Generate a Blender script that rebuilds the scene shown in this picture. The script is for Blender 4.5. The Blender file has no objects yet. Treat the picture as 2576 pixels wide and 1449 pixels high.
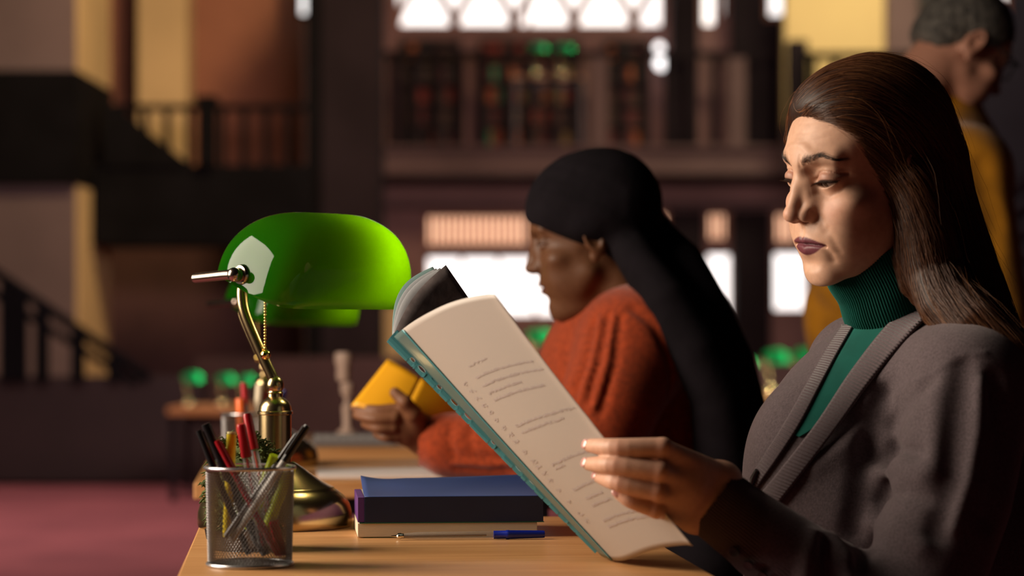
import bpy, bmesh, math, random
import numpy as np
from mathutils import Vector, Matrix

# ---------------------------------------------------------------- camera, light, exposure
SC = bpy.context.scene
COL = SC.collection
PW, PH, FPX = 2576.0, 1449.0, 6082.0          # photo frame, focal length in photo pixels (85 mm on 36 mm)
CAMZ, HORIZON = 0.99, 820.0                   # camera height, horizon row in the photo
cam_data = bpy.data.cameras.new('camera')
cam = bpy.data.objects.new('camera', cam_data)
COL.objects.link(cam)
cam.location = (0, 0, CAMZ)
cam.rotation_euler = (math.pi / 2, 0, 0)
cam_data.sensor_width = 36.0
cam_data.lens = 36.0 * FPX / PW
cam_data.shift_y = (HORIZON - PH / 2) / PW
cam_data.clip_start = 0.05
cam_data.clip_end = 200
cam_data.dof.use_dof = True
cam_data.dof.focus_distance = 2.70
cam_data.dof.aperture_fstop = 4.1
cam_data.dof.aperture_blades = 0
SC.camera = cam

world = bpy.data.worlds.new('world')
SC.world = world
world.use_nodes = True
world.node_tree.nodes['Background'].inputs[0].default_value = (0.30, 0.23, 0.27, 1)
world.node_tree.nodes['Background'].inputs[1].default_value = 0.014

SC.view_settings.view_transform = 'Standard'
SC.view_settings.look = 'None'
SC.view_settings.exposure = 0.0
SC.view_settings.gamma = 1.0
SC.view_settings.use_curve_mapping = False
try:
    SC.cycles.use_denoising = True
    SC.cycles.denoiser = 'OPENIMAGEDENOISE'
    SC.cycles.use_adaptive_sampling = True
    SC.cycles.adaptive_threshold = 0.035
    SC.cycles.max_bounces = 6
    SC.cycles.diffuse_bounces = 2
    SC.cycles.glossy_bounces = 3
    SC.cycles.transmission_bounces = 5
    SC.cycles.transparent_max_bounces = 12
    SC.cycles.caustics_reflective = False
    SC.cycles.caustics_refractive = False
    SC.cycles.sample_clamp_indirect = 4.0
    SC.cycles.sample_clamp_direct = 0.0
    SC.cycles.use_light_tree = True
except Exception:
    pass


def aim(o, target):
    d = Vector(target) - Vector(o.location)
    o.rotation_euler = d.to_track_quat('-Z', 'Y').to_euler()


def area_light(name, loc, target, power, color, sx, sy, spread=180):
    l = bpy.data.lights.new(name, 'AREA')
    l.shape = 'RECTANGLE'
    l.size, l.size_y = sx, sy
    l.energy = power
    l.color = color
    l.spread = math.radians(spread)
    o = bpy.data.objects.new(name, l)
    COL.objects.link(o)
    o.location = loc
    aim(o, target)
    return o


def point_light(name, loc, power, color, radius=0.03):
    l = bpy.data.lights.new(name, 'POINT')
    l.energy = power
    l.color = color
    l.shadow_soft_size = radius
    o = bpy.data.objects.new(name, l)
    COL.objects.link(o)
    o.location = loc
    return o


# soft key light added out of frame on the left; no window stands there
area_light('window_daylight', (-2.0, 2.62, 1.78), (0.2, 2.6, 1.10), 115, (1.0, 0.85, 0.68), 1.3, 1.7)
# unseen area lights, added to stand in for daylight on stair hall and gallery
area_light('stair_daylight', (1.0, 15.0, 7.5), (-3.6, 21.0, 3.2), 190, (1.0, 0.66, 0.34), 0.8, 2.0, 100)
area_light('hall_daylight', (1.0, 10.0, 3.0), (0.8, 28.0, 2.3), 150, (1.0, 0.66, 0.61), 3.0, 0.8, 100)
area_light('gallery_lamp_glow', (3.0, 21.5, 5.6), (3.6, 25.0, 4.2), 30, (1.0, 0.82, 0.50), 0.6, 0.6, 80)  # added light without a fixture, brightens the yellow wall
area_light('carpet_daylight', (-3.0, 11.5, 6.0), (-3.0, 11.5, 0.0), 110, (1.0, 0.72, 0.66), 3.0, 3.0, 90)  # added overhead light for the carpet, no opening above it


# ---------------------------------------------------------------- helpers
def at(px, py, Y):
    """the point of the place seen at a photo pixel, at distance Y from the camera"""
    return Vector(((px - PW / 2) * Y / FPX, Y, CAMZ + (HORIZON - py) * Y / FPX))


def xat(px, Y):
    return (px - PW / 2) * Y / FPX


def zat(py, Y):
    return CAMZ + (HORIZON - py) * Y / FPX


def thing(name, label, cat, loc=(0, 0, 0), group=None, rz=0.0):
    o = bpy.data.objects.new(name, None)
    o.empty_display_size = 0.05
    COL.objects.link(o)
    o.location = loc
    o.rotation_euler = (0, 0, rz)
    o['label'] = label
    o['category'] = cat
    if group:
        o['group'] = group
    return o


def tag(o, label, cat, group=None, kind=None):
    o['label'] = label
    o['category'] = cat
    if group:
        o['group'] = group
    if kind:
        o['kind'] = kind
    return o


def set_parent(o, parent):
    """keeps the world place of vertices given in world space"""
    if parent is not None:
        o.parent = parent
        M = Matrix.Identity(4)
        p = parent
        while p is not None:
            M = Matrix.LocRotScale(p.location, p.rotation_euler, None) @ M
            if p.parent is not None:
                M = p.matrix_parent_inverse @ M
            p = p.parent
        o.matrix_parent_inverse = M.inverted()
    return o


def link_mesh(name, me, mats, parent=None, smooth=True):
    o = bpy.data.objects.new(name, me)
    COL.objects.link(o)
    if not isinstance(mats, (list, tuple)):
        mats = [mats]
    for m in mats:
        me.materials.append(m)
    if smooth:
        me.polygons.foreach_set('use_smooth', np.ones(len(me.polygons), dtype=bool))
    if parent is not None:
        set_parent(o, parent)
    return o


def mesh_np(name, V, F):
    """mesh from arrays; F is an (n,3) or (n,4) array or a list of faces"""
    me = bpy.data.meshes.new(name)
    V = np.asarray(V, dtype=np.float32)
    if isinstance(F, np.ndarray):
        n, k = F.shape
        me.vertices.add(len(V))
        me.vertices.foreach_set('co', V.ravel())
        me.loops.add(n * k)
        me.loops.foreach_set('vertex_index', F.astype(np.int32).ravel())
        me.polygons.add(n)
        me.polygons.foreach_set('loop_start', np.arange(0, n * k, k, dtype=np.int32))
        me.update(calc_edges=True)
        me.validate()
    else:
        me.from_pydata([tuple(map(float, v)) for v in V], [], F)
        me.update()
    return me


class MB:
    """collects shapes into one mesh"""
    def __init__(s):
        s.v, s.f, s.m = [], [], []

    def add(s, V, F, mi=0):
        b = len(s.v)
        s.v += [tuple(map(float, p)) for p in V]
        s.f += [tuple(i + b for i in f) for f in F]
        s.m += [mi] * len(F)
        return s

    def box(s, c, d, R=None, mi=0):
        hx, hy, hz = d[0] / 2, d[1] / 2, d[2] / 2
        P = [Vector((x * hx, y * hy, z * hz)) for x in (-1, 1) for y in (-1, 1) for z in (-1, 1)]
        if R is not None:
            P = [R @ p for p in P]
        P = [p + Vector(c) for p in P]
        F = [(0, 1, 3, 2), (4, 6, 7, 5), (0, 4, 5, 1), (2, 3, 7, 6), (0, 2, 6, 4), (1, 5, 7, 3)]
        return s.add(P, F, mi)

    def span(s, a, b, mi=0):
        return s.box([(p + q) / 2 for p, q in zip(a, b)], [abs(q - p) for p, q in zip(a, b)], None, mi)

    def tube(s, pts, rad, n=12, cap=True, mi=0, close=False, flat=None):
        pts = [Vector(p) for p in pts]
        if not isinstance(rad, (list, tuple)):
            rad = [rad] * len(pts)
        rings, V, F = len(pts), [], []
        up = None
        for i, p in enumerate(pts):
            if close:
                t = pts[(i + 1) % rings] - pts[i - 1]
            else:
                t = pts[min(i + 1, rings - 1)] - pts[max(i - 1, 0)]
            t.normalize()
            if up is None:
                up = Vector((0, 0, 1)) if abs(t.z) < 0.9 else Vector((1, 0, 0))
            a = (up - t * up.dot(t)).normalized()
            up = a
            b = t.cross(a)
            for k in range(n):
                th = 2 * math.pi * k / n
                fa = 1.0 if flat is None else flat
                V.append(p + a * (math.cos(th) * rad[i] * fa) + b * (math.sin(th) * rad[i]))
        m = rings if close else rings - 1
        for i in range(m):
            j = (i + 1) % rings
            for k in range(n):
                k2 = (k + 1) % n
                F.append((i * n + k, i * n + k2, j * n + k2, j * n + k))
        if cap and not close:
            F.append(tuple(range(n - 1, -1, -1)))
            F.append(tuple((rings - 1) * n + k for k in range(n)))
        return s.add(V, F, mi)

    def lathe(s, prof, c=(0, 0, 0), n=48, R=None, mi=0, cap=True):
        V, F = [], []
        c = Vector(c)
        for r, z in prof:
            for k in range(n):
                th = 2 * math.pi * k / n
                p = Vector((math.cos(th) * r, math.sin(th) * r, z))
                V.append((R @ p if R is not None else p) + c)
        for i in range(len(prof) - 1):
            for k in range(n):
                k2 = (k + 1) % n
                F.append((i * n + k, i * n + k2, (i + 1) * n + k2, (i + 1) * n + k))
        if cap:
            F.append(tuple(range(n - 1, -1, -1)))
            F.append(tuple((len(prof) - 1) * n + k for k in range(n)))
        return s.add(V, F, mi)

    def sphere(s, c, r, n=20, m=12, R=None, mi=0):
        if not isinstance(r, (list, tuple)):
            r = (r, r, r)
        V, F = [], []
        c = Vector(c)
        for i in range(m + 1):
            ph = math.pi * i / m
            for k in range(n):
                th = 2 * math.pi * k / n
                p = Vector((r[0] * math.sin(ph) * math.cos(th), r[1] * math.sin(ph) * math.sin(th), r[2] * math.cos(ph)))
                V.append((R @ p if R is not None else p) + c)
        for i in range(m):
            for k in range(n):
                k2 = (k + 1) % n
                F.append((i * n + k, (i + 1) * n + k, (i + 1) * n + k2, i * n + k2))
        return s.add(V, F, mi)

    def build(s, name, mats, parent=None, smooth=False, bevel=0.0, seg=2, sub=0):
        me = bpy.data.meshes.new(name)
        me.from_pydata(s.v, [], s.f)
        me.polygons.foreach_set('material_index', np.array(s.m, dtype=np.int32))
        me.update()
        bm = bmesh.new()
        bm.from_mesh(me)
        bmesh.ops.remove_doubles(bm, verts=bm.verts, dist=1e-7)
        bmesh.ops.recalc_face_normals(bm, faces=bm.faces)
        bm.to_mesh(me)
        bm.free()
        o = link_mesh(name, me, mats, parent, smooth)
        if smooth:
            try:
                me.set_sharp_from_angle(angle=math.radians(40))
            except Exception:
                pass
        if bevel > 0:
            b = o.modifiers.new('bevel', 'BEVEL')
            b.width = bevel
            b.segments = seg
            b.limit_method = 'ANGLE'
            b.angle_limit = math.radians(40)
        if sub:
            d = o.modifiers.new('sub', 'SUBSURF')
            d.levels = d.render_levels = sub
        return o


def catmull(P, n=8):
    P = [np.array(p, float) for p in P]
    out = []
    for i in range(len(P) - 1):
        p0, p1, p2, p3 = P[max(i - 1, 0)], P[i], P[i + 1], P[min(i + 2, len(P) - 1)]
        for k in range(n):
            t = k / n
            out.append(0.5 * ((2 * p1) + (-p0 + p2) * t + (2 * p0 - 5 * p1 + 4 * p2 - p3) * t * t + (-p0 + 3 * p1 - 3 * p2 + p3) * t ** 3))
    out.append(P[-1])
    return out


# ---------------------------------------------------------------- materials
def mat(name, col, rough=0.6, metal=0.0, spec=0.5, noise=None, bump=None, sheen=0.0, coat=0.0, emit=None, estr=0.0,
        sss=0.0, trans=0.0, alpha=1.0, coords='Object', wave=None, col2=None, attr=None, ior=None, sheen_tint=None):
    """principled material; noise=(scale, amount) mottles the colour, bump=(scale, strength, distance)"""
    m = bpy.data.materials.new(name)
    m.use_nodes = True
    nt = m.node_tree
    N, L = nt.nodes, nt.links
    b = N['Principled BSDF']
    b.inputs['Base Color'].default_value = (*col, 1)
    b.inputs['Roughness'].default_value = rough
    b.inputs['Metallic'].default_value = metal
    b.inputs['Specular IOR Level'].default_value = spec
    b.inputs['Coat Weight'].default_value = coat
    b.inputs['Coat Roughness'].default_value = 0.05
    b.inputs['Sheen Weight'].default_value = sheen
    b.inputs['Sheen Roughness'].default_value = 0.4
    if sheen_tint:
        b.inputs['Sheen Tint'].default_value = (*sheen_tint, 1)
    b.inputs['Transmission Weight'].default_value = trans
    b.inputs['Alpha'].default_value = alpha
    if ior:
        b.inputs['IOR'].default_value = ior
    if sss > 0:
        b.inputs['Subsurface Weight'].default_value = sss
        b.inputs['Subsurface Radius'].default_value = (1.0, 0.35, 0.2)
        b.inputs['Subsurface Scale'].default_value = 0.006
    if emit is not None:
        b.inputs['Emission Color'].default_value = (*emit, 1)
        b.inputs['Emission Strength'].default_value = estr
    tc = N.new('ShaderNodeTexCoord')
    src = None
    if attr:
        a = N.new('ShaderNodeAttribute')
        a.attribute_name = attr
        src = a.outputs['Color']
    if noise:
        n = N.new('ShaderNodeTexNoise')
        n.inputs['Scale'].default_value = noise[0]
        n.inputs['Detail'].default_value = 5
        L.new(tc.outputs[coords], n.inputs['Vector'])
        mx = N.new('ShaderNodeMix')
        mx.data_type = 'RGBA'
        c2 = col2 if col2 else tuple(max(0, c * (1 - noise[1])) for c in col)
        mx.inputs['A'].default_value = (*col, 1)
        mx.inputs['B'].default_value = (*c2, 1)
        if src is not None:
            mx.blend_type = 'MULTIPLY'
            L.new(src, mx.inputs['A'])
            mx.inputs['B'].default_value = (1 - noise[1], 1 - noise[1] * 1.15, 1 - noise[1] * 1.2, 1)
        r = N.new('ShaderNodeMapRange')
        r.inputs['From Min'].default_value = 0.35
        r.inputs['From Max'].default_value = 0.65
        L.new(n.outputs['Fac'], r.inputs['Value'])
        L.new(r.outputs['Result'], mx.inputs['Factor'])
        src = mx.outputs['Result']
    if src is not None:
        L.new(src, b.inputs['Base Color'])
    last = None
    if bump:
        n = N.new('ShaderNodeTexNoise')
        n.inputs['Scale'].default_value = bump[0]
        n.inputs['Detail'].default_value = 4
        L.new(tc.outputs[coords], n.inputs['Vector'])
        bp = N.new('ShaderNodeBump')
        bp.inputs['Strength'].default_value = bump[1]
        bp.inputs['Distance'].default_value = bump[2]
        L.new(n.outputs['Fac'], bp.inputs['Height'])
        last = bp
        L.new(bp.outputs['Normal'], b.inputs['Normal'])
    if wave:   # wave=(scale, strength, distance, axis, distortion)
        w = N.new('ShaderNodeTexWave')
        w.bands_direction = wave[3]
        w.inputs['Scale'].default_value = wave[0]
        w.inputs['Distortion'].default_value = wave[4]
        w.inputs['Detail'].default_value = 1
        L.new(tc.outputs[coords], w.inputs['Vector'])
        bp = N.new('ShaderNodeBump')
        bp.inputs['Strength'].default_value = wave[1]
        bp.inputs['Distance'].default_value = wave[2]
        L.new(w.outputs['Fac'], bp.inputs['Height'])
        if last is not None:
            L.new(last.outputs['Normal'], bp.inputs['Normal'])
        L.new(bp.outputs['Normal'], b.inputs['Normal'])
    return m


# ---------------------------------------------------------------- implicit surfaces (bodies, clothes, hair)
def smin(a, b, k):
    if k <= 0:
        return np.minimum(a, b)
    h = np.clip(0.5 + 0.5 * (b - a) / k, 0, 1)
    return b + (a - b) * h - k * h * (1 - h)


def smax(a, b, k):
    return -smin(-a, -b, k)


class SDF:
    """an ordered list of blended shapes; evaluated on points or meshed on a grid"""
    def __init__(s):
        s.ops = []

    def op(s, fn, lo, hi, k, mode):
        s.ops.append((fn, np.array(lo, float), np.array(hi, float), k, mode))
        return s

    def ell(s, c, r, k=0.01, mode='add', R=None):
        c = np.array(c, float)
        r = np.array(r, float)
        Rm = None if R is None else np.array(R, float)

        def fn(x, y, z):
            x, y, z = x - c[0], y - c[1], z - c[2]
            if Rm is not None:
                x, y, z = (Rm[0, 0] * x + Rm[1, 0] * y + Rm[2, 0] * z, Rm[0, 1] * x + Rm[1, 1] * y + Rm[2, 1] * z,
                           Rm[0, 2] * x + Rm[1, 2] * y + Rm[2, 2] * z)
            k0 = np.sqrt((x / r[0]) ** 2 + (y / r[1]) ** 2 + (z / r[2]) ** 2)
            k1 = np.sqrt((x / r[0] ** 2) ** 2 + (y / r[1] ** 2) ** 2 + (z / r[2] ** 2) ** 2)
            return k0 * (k0 - 1.0) / np.maximum(k1, 1e-6)
        e = r if R is None else np.full(3, r.max())
        return s.op(fn, c - e, c + e, k, mode)

    def cap(s, a, b, ra, rb=None, k=0.01, mode='add', flat=None):
        """round cone from a to b; flat=(axis unit vector, factor) squeezes the section along an axis"""
        a = np.array(a, float)
        b = np.array(b, float)
        rb = ra if rb is None else rb
        ba = b - a
        L2 = float(ba @ ba) + 1e-12

        def fn(x, y, z):
            x, y, z = x - a[0], y - a[1], z - a[2]
            t = np.clip((x * ba[0] + y * ba[1] + z * ba[2]) / L2, 0, 1)
            x, y, z = x - ba[0] * t, y - ba[1] * t, z - ba[2] * t
            if flat is not None:
                n, f = flat
                q = (x * n[0] + y * n[1] + z * n[2]) * (1 / f - 1)
                x, y, z = x + q * n[0], y + q * n[1], z + q * n[2]
            return np.sqrt(x * x + y * y + z * z) - (ra + (rb - ra) * t)
        m = max(ra, rb)
        return s.op(fn, np.minimum(a, b) - m, np.maximum(a, b) + m, k, mode)

    def chain(s, pts, rad, k=0.01, mode='add', flat=None):
        """a polyline with a radius per point, blended as one op (hard union inside)"""
        P = [np.array(p, float) for p in pts]
        if not isinstance(rad, (list, tuple)):
            rad = [rad] * len(P)

        def fn(x, y, z):
            d = None
            for i in range(len(P) - 1):
                ba = P[i + 1] - P[i]
                L2 = float(ba @ ba) + 1e-12
                X, Y, Z = x - P[i][0], y - P[i][1], z - P[i][2]
                t = np.clip((X * ba[0] + Y * ba[1] + Z * ba[2]) / L2, 0, 1)
                X, Y, Z = X - ba[0] * t, Y - ba[1] * t, Z - ba[2] * t
                if flat is not None:
                    n, f = flat
                    q = (X * n[0] + Y * n[1] + Z * n[2]) * (1 / f - 1)
                    X, Y, Z = X + q * n[0], Y + q * n[1], Z + q * n[2]
                e = np.sqrt(X * X + Y * Y + Z * Z) - (rad[i] + (rad[i + 1] - rad[i]) * t)
                d = e if d is None else np.minimum(d, e)
            return d
        m = max(rad)
        A = np.array(P)
        return s.op(fn, A.min(0) - m, A.max(0) + m, k, mode)

    def crease(s, pts, width, depth, ylo=0.03):
        """a soft line pressed into (depth > 0) or raised from the front of the surface, following x-z points"""
        P = [np.array(p, float) for p in pts]

        def fn(x, y, z):
            d2 = None
            for i in range(len(P) - 1):
                ba = P[i + 1] - P[i]
                L2 = float(ba @ ba) + 1e-12
                X, Z = x - P[i][0], z - P[i][1]
                t = np.clip((X * ba[0] + Z * ba[1]) / L2, 0, 1)
                e = (X - ba[0] * t) ** 2 + (Z - ba[1] * t) ** 2
                d2 = e if d2 is None else np.minimum(d2, e)
            return depth * np.exp(-d2 / width ** 2) * np.clip((y - ylo) / 0.01, 0, 1)
        A = np.array(P)
        m = 3 * width
        return s.op(fn, (A[:, 0].min() - m, ylo, A[:, 1].min() - m), (A[:, 0].max() + m, 0.14, A[:, 1].max() + m), 0.0, 'disp')

    def ev(s, x, y, z, d=None, grid=None):
        if grid is None:
            d = np.full(np.broadcast(x, y, z).shape, 1.0)
            for fn, lo, hi, k, mode in s.ops:
                e = fn(x, y, z)
                d = smin(d, e, k) if mode == 'add' else (smax(d, -e, k) if mode == 'sub' else (smax(d, e, k) if mode == 'and' else d + e))
            return d
        xs, ys, zs = grid
        d = np.full((len(xs), len(ys), len(zs)), 1.0, dtype=np.float32)
        for fn, lo, hi, k, mode in s.ops:
            g = k + 0.012
            i0, i1 = np.searchsorted(xs, [lo[0] - g, hi[0] + g])
            j0, j1 = np.searchsorted(ys, [lo[1] - g, hi[1] + g])
            k0, k1 = np.searchsorted(zs, [lo[2] - g, hi[2] + g])
            if mode == 'and':
                i0, i1, j0, j1, k0, k1 = 0, len(xs), 0, len(ys), 0, len(zs)
            if i1 <= i0 or j1 <= j0 or k1 <= k0:
                continue
            sl = (slice(i0, i1), slice(j0, j1), slice(k0, k1))
            e = fn(xs[i0:i1, None, None].astype(np.float32), ys[None, j0:j1, None].astype(np.float32), zs[None, None, k0:k1].astype(np.float32))
            c = d[sl]
            d[sl] = smin(c, e, k) if mode == 'add' else (smax(c, -e, k) if mode == 'sub' else (smax(c, e, k) if mode == 'and' else c + e))
        return d

    def mesh(s, lo, hi, h):
        ax = [np.arange(lo[i], hi[i] + h, h) for i in range(3)]
        return surface_nets(s.ev(None, None, None, grid=ax), ax)


def surface_nets(D, ax):
    S = D < 0
    n = [a - 1 for a in D.shape]
    cnt = np.zeros(n, dtype=np.int8)
    for i in (0, 1):
        for j in (0, 1):
            for k in (0, 1):
                cnt += S[i:i + n[0], j:j + n[1], k:k + n[2]]
    act = (cnt > 0) & (cnt < 8)
    I = np.argwhere(act)
    idx = np.full(n, -1, dtype=np.int32)
    idx[act] = np.arange(len(I))
    offs = [(i, j, k) for i in (0, 1) for j in (0, 1) for k in (0, 1)]
    val = np.stack([D[I[:, 0] + o[0], I[:, 1] + o[1], I[:, 2] + o[2]] for o in offs], 1)
    acc = np.zeros((len(I), 3))
    num = np.zeros(len(I))
    for a in range(8):
        for b in range(a + 1, 8):
            oa, ob = np.array(offs[a]), np.array(offs[b])
            if np.abs(oa - ob).sum() != 1:
                continue
            va, vb = val[:, a], val[:, b]
            c = (va < 0) != (vb < 0)
            t = np.where(c, va / np.where(c, va - vb, 1), 0)
            acc += np.where(c[:, None], oa + (ob - oa) * t[:, None], 0)
            num += c
    V = I + acc / num[:, None]
    W = np.empty_like(V)
    for d_ in range(3):
        W[:, d_] = np.interp(V[:, d_], np.arange(len(ax[d_])), ax[d_])
    F = []
    for d_ in range(3):
        u, v = (d_ + 1) % 3, (d_ + 2) % 3
        a = [slice(None)] * 3
        b = [slice(None)] * 3
        a[d_], b[d_] = slice(0, -1), slice(1, None)
        for q in (a, b):
            q[u] = slice(1, -1)
            q[v] = slice(1, -1)
        sa, sb = S[tuple(a)], S[tuple(b)]
        ch = np.argwhere(sa != sb)
        if not len(ch):
            continue
        flip = sa[tuple(ch.T)]
        base = ch.copy()
        base[:, u] += 1
        base[:, v] += 1
        q = []
        for du, dv in ((-1, -1), (0, -1), (0, 0), (-1, 0)):
            p = base.copy()
            p[:, u] += du
            p[:, v] += dv
            q.append(idx[tuple(p.T)])
        q = np.stack(q, 1)
        q[~flip] = q[~flip][:, ::-1]
        F.append(q)
    return W, np.concatenate(F)


def relax(V, F, it=1, lam=0.5):
    """a little smoothing of a quad mesh"""
    V = V.copy()
    e = np.concatenate([F[:, [0, 1]], F[:, [1, 2]], F[:, [2, 3]], F[:, [3, 0]]])
    for _ in range(it):
        acc = np.zeros_like(V)
        num = np.zeros(len(V))
        for d_ in range(3):
            acc[:, d_] = np.bincount(e[:, 0], V[e[:, 1], d_], len(V)) + np.bincount(e[:, 1], V[e[:, 0], d_], len(V))
        num = np.bincount(e[:, 0], minlength=len(V)) + np.bincount(e[:, 1], minlength=len(V))
        V += lam * (acc / np.maximum(num, 1)[:, None] - V)
    return V


def set_color(me, name, C):
    a = me.color_attributes.new(name, 'FLOAT_COLOR', 'POINT')
    buf = np.ones((len(me.vertices), 4), dtype=np.float32)
    buf[:, :3] = C
    a.data.foreach_set('color', buf.ravel())


def frame(yaw, pitch, roll):
    """columns: person's left, forward, up. yaw 0 faces -X; positive yaw turns towards the camera"""
    cy, sy = math.cos(yaw), math.sin(yaw)
    f, l, u = np.array([-cy, -sy, 0.0]), np.array([sy, -cy, 0.0]), np.array([0, 0, 1.0])
    f2 = f * math.cos(pitch) - u * math.sin(pitch)
    u2 = u * math.cos(pitch) + f * math.sin(pitch)
    l2 = l * math.cos(roll) + u2 * math.sin(roll)
    u3 = u2 * math.cos(roll) - l * math.sin(roll)
    return np.stack([l2, f2, u3], 1)


def hair_strands(name, paths, r0, r1, material, parent):
    """strands as hair curves; paths is a list of (n,3) arrays"""
    hc = bpy.data.hair_curves.new(name)
    hc.add_curves([len(p) for p in paths])
    pos = np.concatenate(paths).astype(np.float32)
    hc.attributes['position'].data.foreach_set('vector', pos.ravel())
    rad = hc.attributes.get('radius') or hc.attributes.new('radius', 'FLOAT', 'POINT')
    rad.data.foreach_set('value', np.concatenate([np.linspace(r0, r1, len(p)) for p in paths]).astype(np.float32))
    hc.materials.append(material)
    o = bpy.data.objects.new(name, hc)
    COL.objects.link(o)
    if parent is not None:
        set_parent(o, parent)
    return o


RNG = np.random.default_rng(7)
# ---------------------------------------------------------------- a human head (local: x = person's left, y = forward, z = up, metres)
EYE = (0.0312, 0.0705, 0.0190)
EYE_R = 0.0122


def head_sdf(open_h=(0.0032, 0.0048), female=True, lip=1.0, nose_w=1.0, detail=True, cheek=1.0, ears=True):
    s = SDF()
    s.ell((0, -0.008, 0.045), (0.0725, 0.0865, 0.0820), 0, 'add')
    s.ell((0, 0.016, 0.046), (0.066, 0.0690, 0.046), 0.02)                      # forehead
    s.ell((0, 0.036, -0.022), (0.0575 * cheek, 0.0560, 0.066), 0.02)            # mid face
    s.ell((0, 0.040, -0.060), (0.0500 * cheek, 0.0480, 0.0430), 0.018)          # jaw block
    for q in (-1, 1):
        s.cap((q * 0.0470 * cheek, 0.012, -0.046), (q * 0.012, 0.0740, -0.0860), 0.0130, 0.0125, 0.026)
        s.ell((q * 0.0430, 0.0575, -0.012), (0.0215 * cheek, 0.0215, 0.0170), 0.012)   # cheek bone
        s.ell((q * 0.032, 0.060, -0.040), (0.0230, 0.0250, 0.0290), 0.018)             # cheek
        s.chain([(q * 0.007, 0.0825, 0.0380), (q * 0.026, 0.0800, 0.0430), (q * 0.041, 0.0705, 0.0405)], [0.0060, 0.0064, 0.0066], 0.013)
        s.ell((q * 0.0770, 0.046, 0.026), (0.0120, 0.026, 0.022), 0.022, 'sub')          # temple
    s.ell((0, 0.0770, -0.0890), (0.0165, 0.0125, 0.0135), 0.016)                # chin
    s.ell((0, 0.0838, 0.0400), (0.018, 0.0065, 0.016), 0.016)                   # glabella
    # muzzle
    s.ell((0, 0.0765, -0.0480), (0.0310, 0.0205, 0.0260), 0.014)
    # eye sockets
    for q in (-1, 1):
        s.ell((q * 0.0300, 0.0945, 0.0215), (0.0185, 0.0150, 0.0120), 0.013, 'sub')
        s.ell((q * 0.0165, 0.0945, 0.0230), (0.0060, 0.0095, 0.0090), 0.012, 'sub')
    # nose
    s.cap((0, 0.0850, 0.0330), (0, 0.0950, 0.0120), 0.0056, 0.0062, 0.009)
    s.cap((0, 0.0950, 0.0120), (0, 0.1078, -0.0125), 0.0062, 0.0078, 0.006)
    s.ell((0, 0.1080, -0.0152), (0.0098 * nose_w, 0.0092, 0.0082), 0.004)
    s.cap((0, 0.1050, -0.0217), (0, 0.0930, -0.0285), 0.0040, 0.0038, 0.004)
    for q in (-1, 1):
        s.ell((q * 0.0118 * nose_w, 0.0965, -0.0178), (0.0068 * nose_w, 0.0105, 0.0074), 0.0040)
        s.ell((q * 0.0145 * nose_w, 0.0895, -0.0192), (0.0052, 0.0085, 0.0070), 0.0040)
        s.cap((q * 0.0085, 0.086, 0.014), (q * 0.012, 0.090, -0.008), 0.0064, 0.0070, 0.012)
        s.ell((q * 0.0066 * nose_w, 0.0990, -0.0258), (0.0036 * nose_w, 0.0062, 0.0050), 0.0020, 'sub')
        s.chain([(q * 0.0205 * nose_w, 0.0960, -0.0147), (q * 0.0218 * nose_w, 0.0930, -0.0207), (q * 0.0195 * nose_w, 0.0925, -0.0257)], 0.0009, 0.0045, 'sub')
    # lips
    zl = -0.0500
    s.chain([(-0.0255, 0.0840, zl - 0.0015), (-0.0120, 0.0922, zl + 0.0032), (-0.0035, 0.0960, zl + 0.0046), (0, 0.0955, zl + 0.0038),
             (0.0035, 0.0960, zl + 0.0046), (0.0120, 0.0922, zl + 0.0032), (0.0255, 0.0840, zl - 0.0015)],
            [0.0020, 0.0042 * lip, 0.0046 * lip, 0.0042 * lip, 0.0046 * lip, 0.0042 * lip, 0.0020], 0.0035)
    s.chain([(-0.0245, 0.0835, zl - 0.0030), (-0.0120, 0.0895, zl - 0.0058), (0, 0.0930, zl - 0.0070), (0.0120, 0.0895, zl - 0.0058), (0.0245, 0.0835, zl - 0.0030)],
            [0.0020, 0.0050 * lip, 0.0062 * lip, 0.0050 * lip, 0.0020], 0.0035)
    s.ell((0, 0.1015, zl + 0.0165), (0.0028, 0.0050, 0.0075), 0.0040, 'sub')           # philtrum
    s.ell((0, 0.0985, zl - 0.0230), (0.0150, 0.0060, 0.0050), 0.0080, 'sub')           # under the lower lip
    s.crease([(-0.0275, zl - 0.0032), (-0.0130, zl - 0.0010), (-0.004, zl - 0.0004), (0, zl - 0.0014), (0.004, zl - 0.0004), (0.0130, zl - 0.0010), (0.0275, zl - 0.0032)], 0.0016, 0.0034)
    if detail:
        for q in (-1, 1):
            s.crease([(q * 0.0200, -0.0150), (q * 0.0260, -0.0250), (q * 0.0310, -0.0370)], 0.0045, 0.0011)
            s.crease([(q * 0.0340, -0.0340), (q * 0.0385, -0.0440), (q * 0.0400, -0.0600)], 0.0034, 0.0006)
            s.crease([(q * 0.0270, zl - 0.0040), (q * 0.0300, zl - 0.0120), (q * 0.0290, zl - 0.0200)], 0.0040, 0.0012)
            s.crease([(q * 0.0200, 0.0040), (q * 0.0330, -0.0010), (q * 0.0440, 0.0040)], 0.0035, 0.0010)
            s.crease([(q * 0.0490, 0.0200), (q * 0.0580, 0.0215)], 0.0012, 0.00025, 0.02)
            s.crease([(q * 0.0490, 0.0160), (q * 0.0570, 0.0130)], 0.0012, 0.00025, 0.02)
            s.crease([(q * 0.0075, 0.0350), (q * 0.0090, 0.0470)], 0.0018, 0.0007)
        for zz, dd in ((0.062, 0.00022), (0.071, 0.00022), (0.080, 0.00015)):
            s.crease([(-0.035, zz + 0.002), (-0.012, zz - 0.001), (0.012, zz - 0.001), (0.035, zz + 0.002)], 0.0013, dd)
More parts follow.
